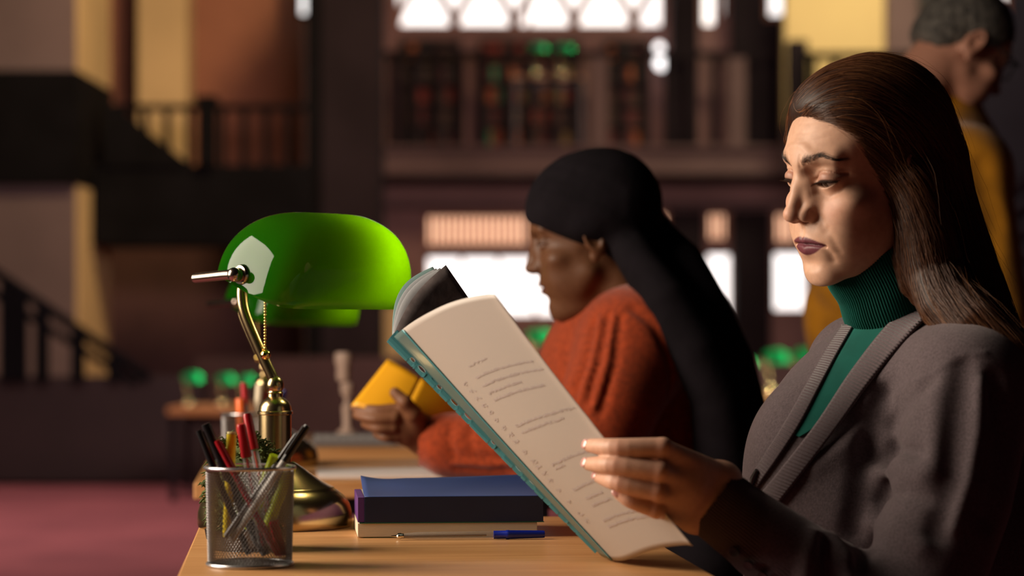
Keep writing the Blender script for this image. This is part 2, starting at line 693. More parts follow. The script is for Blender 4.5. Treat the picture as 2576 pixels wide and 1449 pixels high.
    # eyelids
    for q in (-1, 1):
        ex, ey, ez = q * EYE[0], EYE[1], EYE[2]
        s.ell((ex, ey, ez), (0.0152, 0.0142, 0.0142), 0.0060)
        s.crease([(ex - q * 0.0140, ez + 0.0010), (ex - q * 0.0070, ez + 0.0072), (ex, ez + 0.0088), (ex + q * 0.0090, ez + 0.0076), (ex + q * 0.0160, ez + 0.0030)], 0.0016, 0.0018)
        hu, hl, w = open_h[0], open_h[1], 0.0142
        ru, rl = (w * w + hu * hu) / (2 * hu), (w * w + hl * hl) / (2 * hl)
        zc = ez - 0.0040

        def almond(x, y, z, ex=ex, zc=zc, ru=ru, rl=rl, hu=hu, hl=hl, q=q, ey=ey):
            X = (x - ex)
            Z = z - zc - q * X * 0.10
            d = np.maximum(np.sqrt(X * X + (Z - (hu - ru)) ** 2) - ru, np.sqrt(X * X + (Z - (rl - hl)) ** 2) - rl)
            return np.maximum(d, (ey + 0.002) - y)
        s.op(almond, (ex - 0.017, ey, zc - 0.006), (ex + 0.017, ey + 0.03, zc + 0.006), 0.0012, 'sub')
        s.ell((ex - q * 0.0155, ey + 0.0095, zc - 0.0008), (0.0030, 0.0028, 0.0022), 0.003)   # tear corner
        if ears:
            Rz = np.array(Matrix.Rotation(-q * 0.35, 3, 'Z')) @ np.array(Matrix.Rotation(-0.20, 3, 'X'))
            s.ell((q * 0.0745, -0.010, 0.004), (0.0070, 0.0180, 0.0310), 0.005, 'add', Rz)
            s.ell((q * 0.0800, -0.008, 0.008), (0.0052, 0.0115, 0.0200), 0.003, 'sub', Rz)
            s.ell((q * 0.0725, -0.002, -0.024), (0.0050, 0.0080, 0.0100), 0.005)
            s.ell((q * 0.0725, 0.004, -0.002), (0.0060, 0.0045, 0.0070), 0.004)
    # neck
    s.cap((0, -0.018, -0.020), (0, -0.034, -0.170), 0.0500 if female else 0.058, 0.0520 if female else 0.062, 0.020)
    s.ell((0, 0.050, -0.108), (0.030, 0.032, 0.016), 0.016, 'sub')
    return s


def head_mesh(s, h, M, o, scale, skin, lipc, shade=None, blush=None, zmin=-0.17):
    """mesh, world vertices and a colour per vertex"""
    V, F = s.mesh((-0.092, -0.115, zmin), (0.092, 0.128, 0.142), h)
    V = relax(V, F, 1, 0.35)
    x, y, z = V[:, 0], V[:, 1], V[:, 2]
    C = np.tile(np.array(skin, float), (len(V), 1))

    def mixin(mask, c):
        m = np.clip(mask, 0, 1)[:, None]
        C[:] = C * (1 - m) + np.array(c) * m
    if blush is not None:
        mixin(0.55 * np.exp(-(((np.abs(x) - 0.040) / 0.016) ** 2 + ((z + 0.014) / 0.016) ** 2)) * (y > 0.03), blush)
        mixin(0.50 * np.exp(-((x / 0.012) ** 2 + ((z + 0.013) / 0.010) ** 2)) * (y > 0.09), blush)
    if shade is not None:
        for q in (-1, 1):
            ex, ez = q * EYE[0], EYE[2]
            mixin(0.75 * np.exp(-(((x - ex) / 0.0135) ** 4 + ((z - ez - 0.003) / 0.0062) ** 4)) * (y > 0.06), shade)
            zc = ez - 0.0040
            hu, w = 0.0032, 0.0142
            edge = zc + q * (x - ex) * 0.10 + hu * (1 - ((x - ex) / w) ** 2)
            mixin(0.9 * np.exp(-((z - edge - 0.0006) / 0.0009) ** 2) * (np.abs(x - ex) < 0.0150) * (y > 0.066), (0.02, 0.010, 0.008))
    zl = -0.0500
    up = zl + 0.0088 - 0.0085 * (np.abs(x) / 0.0265) ** 1.6 - 0.0016 * np.exp(-(x / 0.0022) ** 2)
    dn = zl - 0.0128 + 0.0105 * (np.abs(x) / 0.0260) ** 2.2
    m = np.clip((up - z) / 0.0012 + 0.5, 0, 1) * np.clip((z - dn) / 0.0014 + 0.5, 0, 1) * np.clip((0.0275 - np.abs(x)) / 0.002, 0, 1) * (y > 0.07)
    mixin(m, lipc)
    W = (V * scale) @ M.T + o
    return W, F, C


def eyeball(name, M, o, scale, q, gaze, mats, parent):
    """sclera, iris and pupil as rings of one ball; gaze is a direction in head space"""
    c = np.array([q * EYE[0], EYE[1], EYE[2]])
    g = np.array(gaze, float)
    g /= np.linalg.norm(g)
    a = np.cross(g, (0, 0, 1.0))
    a /= np.linalg.norm(a)
    b = np.cross(a, g)
    angs = [0, 0.12, 0.20, 0.30, 0.40, 0.48, 0.50, 0.60, 0.8, 1.0, 1.25, 1.57, 2.0, 2.5, math.pi]
    n = 32
    V, F, MI = [], [], []
    for th in angs:
        bul = EYE_R * (1 + 0.035 * max(0, 1 - (th / 0.5) ** 2))
        for k in range(n):
            ph = 2 * math.pi * k / n
            V.append(c + bul * (g * math.cos(th) + (a * math.cos(ph) + b * math.sin(ph)) * math.sin(th)))
    for i in range(len(angs) - 1):
        for k in range(n):
            k2 = (k + 1) % n
            F.append((i * n + k, (i + 1) * n + k, (i + 1) * n + k2, i * n + k2))
            MI.append(0 if angs[i + 1] <= 0.21 else (1 if angs[i + 1] <= 0.49 else 2))
    W = (np.array(V) * scale) @ M.T + o
    mb = MB()
    mb.v = [tuple(v) for v in W]
    mb.f, mb.m = F, MI
    return mb.build(name, mats, parent, smooth=True)


M_PUPIL = mat('pupil', (0.005, 0.004, 0.004), 0.05, coat=1.0)
M_IRIS = mat('iris_brown', (0.035, 0.013, 0.006), 0.15, coat=1.0, noise=(900, 0.5))
M_SCLERA = mat('sclera', (0.36, 0.28, 0.25), 0.2, coat=1.0)
# ---------------------------------------------------------------- the hall
M_CARPET = mat('red_carpet', (0.30, 0.085, 0.095), 0.95, noise=(1.6, 0.35), bump=(60, 0.4, 0.01), col2=(0.22, 0.06, 0.07))
M_PLASTER = mat('grey_plaster', (0.15, 0.115, 0.12), 0.9, noise=(0.9, 0.25), bump=(6, 0.1, 0.02))
M_LIT_PLASTER = mat('cream_plaster', (0.62, 0.47, 0.24), 0.85, noise=(1.2, 0.15))  # warm light put into the colour of these wall parts
M_BROWNWALL = mat('brown_plaster', (0.34, 0.15, 0.09), 0.9, noise=(0.8, 0.3))
M_MAUVE = mat('mauve_stone', (0.19, 0.125, 0.125), 0.9, noise=(1.0, 0.3), bump=(4, 0.2, 0.03))
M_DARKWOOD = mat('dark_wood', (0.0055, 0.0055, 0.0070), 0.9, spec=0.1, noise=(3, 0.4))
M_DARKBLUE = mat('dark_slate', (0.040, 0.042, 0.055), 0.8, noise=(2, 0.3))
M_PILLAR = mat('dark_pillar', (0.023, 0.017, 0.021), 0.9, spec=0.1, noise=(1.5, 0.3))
M_SHELF = mat('shelf_wood', (0.06, 0.035, 0.03), 0.7, noise=(3, 0.4))
M_DAY = mat('daylight_glass', (0.9, 0.9, 0.9), 0.3, emit=(1.0, 0.97, 0.95), estr=1.6)
M_DAYWARM = mat('warm_lit_glass', (0.8, 0.5, 0.3), 0.4, emit=(1.0, 0.58, 0.36), estr=1.5)
M_FRAME = mat('window_wood', (0.30, 0.13, 0.07), 0.6)
M_SLATE2 = mat('blind_slat', (0.55, 0.25, 0.14), 0.6)
M_YELLOW = mat('yellow_wall', (0.75, 0.58, 0.27), 0.85, noise=(1.0, 0.1))


def struct(o, kind='structure'):
    o['kind'] = kind
    return o


def pxbox(name, x0, x1, y0, y1, Y, depth, m, parent=None, bevel=0.0, tapered=False):
    """a box whose front face covers photo pixels x0..x1, y0..y1 at distance Y"""
    b = MB()
    b.span((xat(x0, Y), Y, zat(y1, Y)), (xat(x1, Y), Y + depth, zat(y0, Y)))
    return b.build(name, m, parent, bevel=bevel)


b = MB()
b.span((-9, -1.0, -0.2), (9, 29, 0.0))
struct(b.build('floor', M_CARPET))

# back wall with the gallery: one wall with openings left for the windows
YB = 28.0


def wall_with_holes(name, x0, x1, z0, z1, Y, depth, holes, m):
    """front face split into a grid around rectangular holes"""
    xs = sorted({x0, x1, *[h[0] for h in holes], *[h[1] for h in holes]})
    zs = sorted({z0, z1, *[h[2] for h in holes], *[h[3] for h in holes]})
    b = MB()
    for i in range(len(xs) - 1):
        for j in range(len(zs) - 1):
            cx, cz = (xs[i] + xs[i + 1]) / 2, (zs[j] + zs[j + 1]) / 2
            if any(h[0] < cx < h[1] and h[2] < cz < h[3] for h in holes):
                continue
            b.span((xs[i], Y, zs[j]), (xs[i + 1], Y + depth, zs[j + 1]))
    return struct(b.build(name, m))


def hole(px0, px1, py0, py1, Y=YB):
    return (xat(px0, Y), xat(px1, Y), zat(py1, Y), zat(py0, Y))


H_TOP = hole(992, 1672, -160, 68)
H_TR = [hole(1068, 1334, 537, 620), hole(1640, 1688, 532, 588), hole(1778, 1836, 532, 606), hole(1948, 2012, 532, 612)]
H_WN = [hole(1068, 1440, 640, 800), hole(1776, 1846, 632, 804), hole(1944, 2036, 630, 786)]
H_UP = [hole(1764, 1806, -40, 66), hole(1812, 1830, -40, 40)]
wall_with_holes('wall_back', -6.5, 8.0, 0.0, 7.0, YB, 0.4, [H_TOP] + H_TR + H_WN + H_UP, mat('brown_stone', (0.34, 0.20, 0.19), 0.9, noise=(1.0, 0.3), bump=(4, 0.2, 0.03)))


def window(n, h, mpane, bars, Y=YB, slats=0, arches=False):
    """a pane of daylight in the opening, with its wooden bars"""
    x0, x1, z0, z1 = h
    b = MB()
    b.span((x0 - 0.02, Y + 0.28, z0 - 0.02), (x1 + 0.02, Y + 0.30, z1 + 0.02))
    w = struct(b.build('window_%d' % n, mpane))
    f = MB()
    t = 0.035
    for a, c in (((x0, Y + 0.14, z0), (x1, Y + 0.2, z0 + t)), ((x0, Y + 0.14, z1 - t), (x1, Y + 0.2, z1)),
                 ((x0, Y + 0.14, z0), (x0 + t, Y + 0.2, z1)), ((x1 - t, Y + 0.14, z0), (x1, Y + 0.2, z1))):
        f.span(a, c)
    for k in range(1, bars + 1):
        x = x0 + (x1 - x0) * k / (bars + 1)
        f.span((x - 0.02, Y + 0.15, z0), (x + 0.02, Y + 0.19, z1))
    if arches:   # crossing pointed arches, like tracery
        W = (x1 - x0) / 4.5
        for k in range(-1, 6):
            cx = x0 + W * k
            for sg in (-1, 1):
                pts = []
                for i in range(13):
                    a = i / 12 * 1.15
                    px = cx + sg * W * (1 - math.cos(a)) * 1.0
                    pz = z0 - 0.1 + W * 1.05 * math.sin(a)
                    if x0 < px < x1 and z0 < pz < z1:
                        pts.append((px, Y + 0.17, pz))
                if len(pts) > 2:
                    f.tube(pts, 0.050, 6)
    if slats:
        for k in range(slats):
            x = x0 + (x1 - x0) * (k + 0.5) / slats
            f.span((x - 0.028, Y + 0.12, z0), (x + 0.012, Y + 0.14, z1 - 0.02), 1)
    f.build('window_frame', [M_FRAME, M_SLATE2], w)
    return w


window(1, H_TOP, M_DAY, 1, arches=True)
window(2, H_WN[0], M_DAY, 3)
window(3, H_WN[1], M_DAY, 0)
window(4, H_WN[2], M_DAY, 0)
window(5, H_TR[0], M_DAYWARM, 0, slats=17)
window(6, H_TR[1], M_DAYWARM, 0, slats=3)
window(7, H_TR[2], M_DAYWARM, 0, slats=4)
window(8, H_TR[3], M_DAYWARM, 0, slats=4)
window(9, H_UP[0], M_DAY, 0)
window(10, H_UP[1], M_DAY, 0)

# bright slits of daylight high in the side halls
for n_, (a_, b_, c_, d_, Y_) in enumerate(((756, 800, -90, 36, 22.9), (1936, 1976, -60, 38, 26.9), (2462, 2528, -90, 48, 22.9))):
    h_ = hole(a_, b_, c_, d_, Y_)
    w_ = struct(MB().span((h_[0], Y_ + 0.02, h_[2]), (h_[1], Y_ + 0.04, h_[3])).build('window_%d' % (11 + n_), M_DAY))
    f_ = MB()
    f_.span((h_[0] - 0.05, Y_, h_[2] - 0.05), (h_[1] + 0.05, Y_ + 0.05, h_[2]))
    f_.span((h_[0] - 0.05, Y_, h_[2]), (h_[0], Y_ + 0.05, h_[3]))
    f_.span((h_[1], Y_, h_[2]), (h_[1] + 0.05, Y_ + 0.05, h_[3]))
    f_.span((h_[0] - 0.05, Y_, h_[3]), (h_[1] + 0.05, Y_ + 0.05, h_[3] + 0.05))
    f_.build('window_frame', M_FRAME, w_)

# gallery: floor beam, cornice, balustrade
b = MB()
b.span((xat(925, 26.6), 26.6, zat(430, 26.6)), (xat(2010, 26.6), YB, zat(372, 26.6)))
b.span((xat(925, 26.5), 26.45, zat(440, 26.5)), (xat(2010, 26.5), 26.8, zat(428, 26.5)))
b.span((xat(925, 26.5), 26.45, zat(376, 26.5)), (xat(2010, 26.5), 26.8, zat(366, 26.5)))
b.span((xat(925, 27.6), 27.7, zat(520, 27.6)), (xat(2010, 27.6), YB, zat(505, 27.6)))
struct(b.build('gallery_floor', M_MAUVE, bevel=0.01))
rail = thing('balustrade', 'brown gallery balustrade with slim posts below the arched window', 'railing', (xat(1450, 26.7), 26.7, zat(368, 26.7)))
b = MB()
b.span((xat(930, 26.65), 26.62, zat(142, 26.65)), (xat(1988, 26.65), 26.74, zat(128, 26.65)))
b.build('handrail', M_PILLAR, rail)
for px in list(range(985, 1990, 58)):
    Y = 26.66
    b = MB()
    hw = 22 if px in (1507, 1855) else 9
    b.span((xat(px - hw, Y), Y, zat(369, Y)), (xat(px + hw, Y), Y + 0.1, zat(140, Y)))
    b.build('post', M_PILLAR if hw < 20 else M_MAUVE, rail)


# bookcases on the gallery
def bookcase(px0, px1, py0, py1, Y, shelves, label):
    t = thing('bookcase', label, 'bookcase', (xat((px0 + px1) / 2, Y), Y, zat(py1, Y)))
    x0, x1, z0, z1 = xat(px0, Y), xat(px1, Y), zat(py1, Y), zat(py0, Y)
    b = MB()
    b.span((x0, Y, z0), (x0 + 0.04, Y + 0.3, z1))
    b.build('side_panel', M_SHELF, t)
    b = MB()
    b.span((x1 - 0.04, Y, z0), (x1, Y + 0.3, z1))
    b.build('side_panel', M_SHELF, t)
    b = MB()
    b.span((x0 + 0.04, Y + 0.27, z0), (x1 - 0.04, Y + 0.3, z1))
    b.build('back_panel', M_SHELF, t)
    tops = []
    for k in range(shelves + 1):
        z = z0 + (z1 - z0 - 0.04) * k / shelves
        b = MB()
        b.span((x0 + 0.04, Y, z), (x1 - 0.04, Y + 0.27, z + 0.035))
        b.build('shelf', M_SHELF, t)
        tops.append((z + 0.035, (z1 - z0 - 0.04) / shelves - 0.035))
    return [(x0 + 0.05, x1 - 0.05, z, h, Y) for z, h in tops[:-1]]


BOOK_M = [mat('book_cloth_%s' % n, c, 0.7) for n, c in
          (('red', (0.26, 0.035, 0.02)), ('orange', (0.42, 0.12, 0.03)), ('tan', (0.30, 0.20, 0.08)), ('brown', (0.07, 0.035, 0.025)),
           ('maroon', (0.12, 0.02, 0.02)), ('black', (0.02, 0.018, 0.02)), ('green', (0.01, 0.22, 0.10)))]
BOOK_N = ['red', 'orange', 'tan', 'brown', 'maroon', 'black', 'green']
BOOK_PROTO = {}


def shelf_book(ci, x, z, w, h, Y):
    if ci not in BOOK_PROTO:
        c = MB().box((0, 0.09, 0.5), (1, 0.18, 1))
        o = c.build('book', BOOK_M[ci])
        p = MB().box((0, 0.185, 0.5), (0.8, 0.012, 0.96)).build('pages', mat('book_pages_' + BOOK_N[ci], (0.5, 0.42, 0.32), 0.9), None)
        p.parent = o
        BOOK_PROTO[ci] = (o, p)
    else:
        o0, p0 = BOOK_PROTO[ci]
        o = o0.copy()
        COL.objects.link(o)
        p = p0.copy()
        COL.objects.link(p)
        p.parent = o
    o.location = (x, Y, z)
    o.scale = (w, 1, h)
    tag(o, '%s clothbound book among the others on the gallery bookcases' % BOOK_N[ci], 'book', '%s books on the gallery shelves' % BOOK_N[ci])
    return o


rnd = random.Random(5)
for (a, c, lab) in ((1005, 1160, 'dark gallery bookcase full of reddish books, left of the tall posts'),
                    (1205, 1460, 'wide gallery bookcase under the green lamp, with orange and red books'),
                    (1520, 1636, 'dark gallery bookcase between the wide post and the pale globe lamp')):
    for (x0, x1, z, h, Y) in bookcase(a, c, 96, 372, 27.5, 5, lab):
        x = x0
        while x < x1 - 0.09:
            w = rnd.uniform(0.055, 0.095)
            r = rnd.random()
            if a == 1205:
                ci = 0 if r < 0.25 else 1 if r < 0.42 else 2 if r < 0.52 else 3 if r < 0.72 else 4 if r < 0.86 else 5 if r < 0.95 else 6
            else:
                ci = 0 if r < 0.12 else 1 if r < 0.17 else 3 if r < 0.50 else 4 if r < 0.70 else 5
            if rnd.random() < 0.85:
                shelf_book(ci, x + w / 2, z + 0.0005, w * 0.96, h * rnd.uniform(0.68, 0.92), Y + 0.03)
            x += w

# big dark pillar in the middle, added cream block standing in for lit wall under the windows, pillars on the right
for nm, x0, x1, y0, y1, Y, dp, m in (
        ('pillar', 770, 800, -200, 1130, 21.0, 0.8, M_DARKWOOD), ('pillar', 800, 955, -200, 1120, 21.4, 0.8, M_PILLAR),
        ('pillar', 935, 1052, 770, 1050, 25.0, 0.5, M_LIT_PLASTER),
        ('pillar', 1692, 1756, -200, 372, 27.0, 0.4, M_PILLAR), ('pillar', 1846, 1990, -200, 372, 27.0, 0.4, M_PILLAR),
        ('pillar', 1690, 1770, 530, 1050, 27.4, 0.5, M_PILLAR), ('pillar', 1850, 1938, 530, 1050, 27.4, 0.5, M_PILLAR)):
    struct(pxbox(nm, x0, x1, y0, y1, Y, dp, m))

# right: yellow lit wall beyond a railing, then a dark stair hall
struct(pxbox('wall_right', 1975, 2232, -260, 420, 25.0, 0.3, M_YELLOW))
struct(pxbox('wall_corner', 2232, 2330, -260, 1040, 24.8, 0.5, M_MAUVE))
struct(pxbox('wall_far_right', 2330, 2800, -260, 1040, 23.0, 0.5, M_DARKBLUE))
r2 = thing('balustrade', 'dark railing in front of the yellow wall behind the reading woman', 'railing', (xat(2110, 23.5), 23.5, zat(230, 23.5)))
b = MB()
b.span((xat(2018, 23.5), 23.5, zat(146, 23.5)), (xat(2290, 23.5), 23.62, zat(130, 23.5)))
b.build('handrail', M_DARKWOOD, r2)
for px in (2026, 2046, 2104, 2166, 2226, 2284):
    b = MB()
    b.span((xat(px - 8, 23.5), 23.52, zat(300, 23.5)), (xat(px + 8, 23.5), 23.6, zat(144, 23.5)))
    b.build('post', M_DARKWOOD, r2)
b = MB()
b.span((xat(2000, 23.5), 23.48, zat(420, 23.5)), (xat(2300, 23.5), 24.6, zat(300, 23.5)))
b.build('base_panel', M_MAUVE, r2)
struct(pxbox('trim_1', 1986, 2032, 100, 330, 23.7, 0.3, M_PILLAR))
# stair flight rising on the far right
st = thing('staircase', 'dark stair flight with pale treads rising behind the grey haired man', 'staircase', (xat(2560, 20.0), 20.0, 0.0))
for k in range(7):
    pts = [at(2400 + 0, 560 + k * 62, 20.0), at(2760, 360 + k * 62, 20.0)]
    b = MB()
    b.tube(pts, 0.05, 6)
    b.build('tread' if k else 'handrail', M_PILLAR, st)
b = MB()
A_, B_ = at(2400, 560, 20.2), at(2760, 360, 20.2)
b.add([A_, B_, (B_.x, 20.2, 0), (A_.x, 20.2, 0), A_ + Vector((0, 0.3, 0)), B_ + Vector((0, 0.3, 0)), (B_.x, 20.5, 0), (A_.x, 20.5, 0)],
      [(0, 1, 2, 3), (4, 7, 6, 5), (0, 4, 5, 1), (1, 5, 6, 2), (2, 6, 7, 3), (3, 7, 4, 0)])
b.build('side_wall', M_DARKBLUE, st)

# left: stair hall
XL = xat(190, 20.0)
b = MB()
b.span((-7.5, 20.0, 0.0), (XL, 21.6, 7.5))
struct(b.build('wall_left', M_PLASTER))
b = MB()
b.span((XL + 0.001, 20.03, 0.0), (XL + 0.02, 21.6, 7.5))
struct(b.build('wall_left_return', M_LIT_PLASTER))  # cream slab added so the return face looks lit
b = MB()
b.span((-7.5, 19.9, zat(465, 20)), (XL + 0.03, 21.7, zat(180, 20)))
struct(b.build('landing_band', M_DARKWOOD))
struct(pxbox('wall_stair', 180, 760, -260, 430, 23.5, 0.3, M_BROWNWALL))
struct(pxbox('wall_under_stair', 180, 760, 430, 1090, 23.4, 0.4, mat('dark_panelling', (0.085, 0.038, 0.034), 0.8, noise=(2, 0.3))))  # same wall below the landing, its shade put in as darker colour
struct(pxbox('pillar', 346, 470, -260, 430, 23.0, 0.5, M_LIT_PLASTER))  # added block, its cream stands in for light on the brown wall
b = MB()
b.span((xat(236, 20.6), 20.6, zat(616, 20.6)), (xat(785, 20.6), 21.6, zat(416, 20.6)))
struct(b.build('landing_floor', M_DARKWOOD))
s1 = thing('balustrade', 'black landing balustrade with a thick newel post on the left', 'railing', (xat(520, 20.5), 20.5, zat(416, 20.5)))
b = MB()
b.span((xat(262, 20.6), 20.6, zat(276, 20.6)), (xat(775, 20.6), 20.72, zat(262, 20.6)))
b.build('handrail', M_DARKWOOD, s1)
b = MB()
b.span((xat(496, 20.5), 20.5, zat(416, 20.5)), (xat(537, 20.5), 20.75, zat(256, 20.5)))
b.span((xat(490, 20.5), 20.48, zat(258, 20.5)), (xat(543, 20.5), 20.77, zat(240, 20.5)))
b.build('newel_post', M_DARKWOOD, s1, bevel=0.01)
for px in (306, 362, 418, 474, 556, 612, 668, 724):
    b = MB()
    b.span((xat(px - 7, 20.6), 20.62, zat(416, 20.6)), (xat(px + 7, 20.6), 20.7, zat(274, 20.6)))
    b.build('post', M_DARKWOOD, s1)
b = MB()
Y = 20.56
P = [at(262, 245, Y), at(470, 408, Y), at(470, 418, Y), at(262, 418, Y)]
Q = [p + Vector((0, 0.12, 0)) for p in P]
b.add(P + Q, [(0, 1, 2, 3), (4, 7, 6, 5), (0, 4, 5, 1), (1, 5, 6, 2), (2, 6, 7, 3), (3, 7, 4, 0)])
b.build('sloped_panel', M_DARKWOOD, s1)
# lower stair rail
YR = 15.0
s2 = thing('stair_railing', 'dark sloping stair railing descending at the lower left', 'railing', (xat(180, YR), YR, zat(1150, YR)))
b = MB()
b.tube([at(-60, 652, YR), at(375, 952, YR)], 0.032, 8)
b.build('handrail', M_DARKWOOD, s2)
b = MB()
b.tube([at(-60, 712, YR), at(345, 965, YR)], 0.024, 8)
b.build('lower_rail', M_DARKWOOD, s2)
for px in (18, 52, 106, 196, 288):
    yy = 652 + (px + 60) * 300 / 435
    b = MB()
    b.span((xat(px - 16, YR), YR - 0.03, zat(958, YR)), (xat(px + 16, YR), YR + 0.03, zat(yy + 8, YR)))
    b.build('post', M_DARKWOOD, s2)
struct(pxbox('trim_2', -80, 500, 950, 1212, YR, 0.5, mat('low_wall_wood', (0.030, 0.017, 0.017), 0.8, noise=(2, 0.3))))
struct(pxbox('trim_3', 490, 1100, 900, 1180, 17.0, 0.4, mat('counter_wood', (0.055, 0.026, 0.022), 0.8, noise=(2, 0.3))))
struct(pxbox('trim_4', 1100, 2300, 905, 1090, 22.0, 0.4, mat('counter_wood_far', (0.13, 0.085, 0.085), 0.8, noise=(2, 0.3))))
# ---------------------------------------------------------------- desks and what stands on them
TZ = 0.75
AX = Vector((-0.093, 1.0, 0)).normalized()          # the row of desks runs away from the camera, a little to the left
AW = Vector((AX.y, -AX.x, 0))
RZ = math.atan2(-AX.x, AX.y)


def wood(name, base, dark):
    m = bpy.data.materials.new(name)
    m.use_nodes = True
    nt = m.node_tree
    N, L = nt.nodes, nt.links
    b = N['Principled BSDF']
    tc = N.new('ShaderNodeTexCoord')
    mp = N.new('ShaderNodeMapping')
    mp.inputs['Scale'].default_value = (2.0, 34.0, 34.0)
    n = N.new('ShaderNodeTexNoise')
    n.inputs['Scale'].default_value = 2.2
    n.inputs['Detail'].default_value = 6
    n.inputs['Distortion'].default_value = 0.4
    mx = N.new('ShaderNodeMix')
    mx.data_type = 'RGBA'
    mx.inputs['A'].default_value = (*base, 1)
    mx.inputs['B'].default_value = (*dark, 1)
    r = N.new('ShaderNodeMapRange')
    r.inputs['From Min'].default_value = 0.35
    r.inputs['From Max'].default_value = 0.7
    L.new(tc.outputs['Object'], mp.inputs['Vector'])
    L.new(mp.outputs['Vector'], n.inputs['Vector'])
    L.new(n.outputs['Fac'], r.inputs['Value'])
    L.new(r.outputs['Result'], mx.inputs['Factor'])
    L.new(mx.outputs['Result'], b.inputs['Base Color'])
    b.inputs['Roughness'].default_value = 0.38
    b.inputs['Specular IOR Level'].default_value = 0.4
    return m


M_WOOD = wood('beech_desk', (0.58, 0.30, 0.12), (0.44, 0.20, 0.07))
M_LEG = mat('desk_leg_steel', (0.03, 0.03, 0.035), 0.4, metal=0.6)


def desk(name, label, p0, length, width, H=TZ, thick=0.026, group='reading desks in a row'):
    """p0 is the near left corner of the top"""
    t = thing(name, label, 'desk', (p0[0], p0[1], 0), group, RZ)
    for c, d, nm, m, bv in (((width / 2, length / 2, H - thick / 2), (width, length, thick), 'desk_top', M_WOOD, 0.0025),
                            ((0.03, 0.05, (H - thick) / 2), (0.04, 0.04, H - thick), 'leg', M_LEG, 0.003),
                            ((width - 0.03, 0.05, (H - thick) / 2), (0.04, 0.04, H - thick), 'leg', M_LEG, 0.003),
                            ((0.03, length - 0.05, (H - thick) / 2), (0.04, 0.04, H - thick), 'leg', M_LEG, 0.003),
                            ((width - 0.03, length - 0.05, (H - thick) / 2), (0.04, 0.04, H - thick), 'leg', M_LEG, 0.003),
                            ((width / 2, length - 0.04, H - thick - 0.04), (width - 0.10, 0.02, 0.06), 'cross_rail', M_LEG, 0.002)):
        o = MB().box(c, d).build(nm, m, None, bevel=bv)
        o.parent = t
    return t


LE = Vector((xat(497, 2.862), 2.862, 0))


def on_left_edge(Y):
    return LE + AX * ((Y - LE.y) / AX.y)


q = on_left_edge(1.98)
desk('desk', 'beech topped reading desk with the books and the mesh pen cup on it', q, 1.03, 0.515)
q2 = Vector((xat(487, 3.70), 3.70, 0))
desk('desk', 'beech topped desk of the woman in the orange sweater', q2, 0.62, 0.56)
q3 = q2 + AX * 1.03
desk('desk', 'third beech desk in the row, with a grey keyboard on it', q3, 0.62, 0.60)
# two far low tables that carry green lamps
for lab, x0, x1, Y, H, z0 in (('low far table with green lamps, beyond the woman in the orange sweater', 1270, 1480, 18.0, 0.62, 0),
                              ('low far table with green lamps, between the two reading women', 1790, 2120, 18.4, 0.45, 0),
                              ('low far table with dim green lamps, by the stair railing', 420, 680, 13.6, 0.53, 0),
                              ('high narrow table on the gallery carrying two green lamps', 1290, 1470, 26.86, 0.80, 2.98)):
    t_ = desk('low_table', lab, (xat(x0, Y), Y, 0), 0.7 if z0 == 0 else 0.42, xat(x1, Y) - xat(x0, Y), H, 0.04, 'low far tables')
    t_.location.z = z0
    t_.rotation_euler.z = 0

# ---------------------------------------------------------------- banker's lamp
M_BRASS = mat('aged_brass', (0.50, 0.37, 0.19), 0.24, metal=1.0, bump=(90, 0.03, 0.001))
M_BRASS_B = mat('polished_brass', (0.80, 0.56, 0.18), 0.10, metal=1.0)
M_NICKEL = mat('bronze_fitting', (0.42, 0.33, 0.27), 0.22, metal=1.0)
M_BULB = mat('lamp_bulb', (0.9, 0.9, 0.8), 0.3, emit=(1.0, 0.80, 0.42), estr=54.0)
M_BULB_DIM = mat('lamp_bulb_dim', (0.9, 0.9, 0.8), 0.3, emit=(1.0, 0.80, 0.42), estr=30.0)
M_BULB_LOW = mat('lamp_bulb_low', (0.9, 0.9, 0.8), 0.3, emit=(1.0, 0.9, 0.7), estr=150.0)
M_BULB_FAR = mat('lamp_bulb_far', (0.9, 0.9, 0.8), 0.3, emit=(1.0, 0.9, 0.7), estr=560.0)


def cased_glass(name, outer, thru):
    """green glass over a milky lining: glossy outside, lets lamp light through"""
    m = bpy.data.materials.new(name)
    m.use_nodes = True
    N, L = m.node_tree.nodes, m.node_tree.links
    b = N['Principled BSDF']
    b.inputs['Base Color'].default_value = (*outer, 1)
    b.inputs['Roughness'].default_value = 0.04
    b.inputs['Specular IOR Level'].default_value = 0.32
    t = N.new('ShaderNodeBsdfTranslucent')
    t.inputs['Color'].default_value = (*thru, 1)
    x = N.new('ShaderNodeMixShader')
    x.inputs['Fac'].default_value = 0.36
    L.new(b.outputs[0], x.inputs[1])
    L.new(t.outputs[0], x.inputs[2])
    L.new(x.outputs[0], N['Material Output'].inputs['Surface'])
    return m


M_GREEN = cased_glass('green_cased_glass', (0.0005, 0.060, 0.002), (0.54, 0.92, 0.008))
M_GREEN_FAR = cased_glass('green_cased_glass_far', (0.002, 0.14, 0.05), (0.12, 0.95, 0.52))


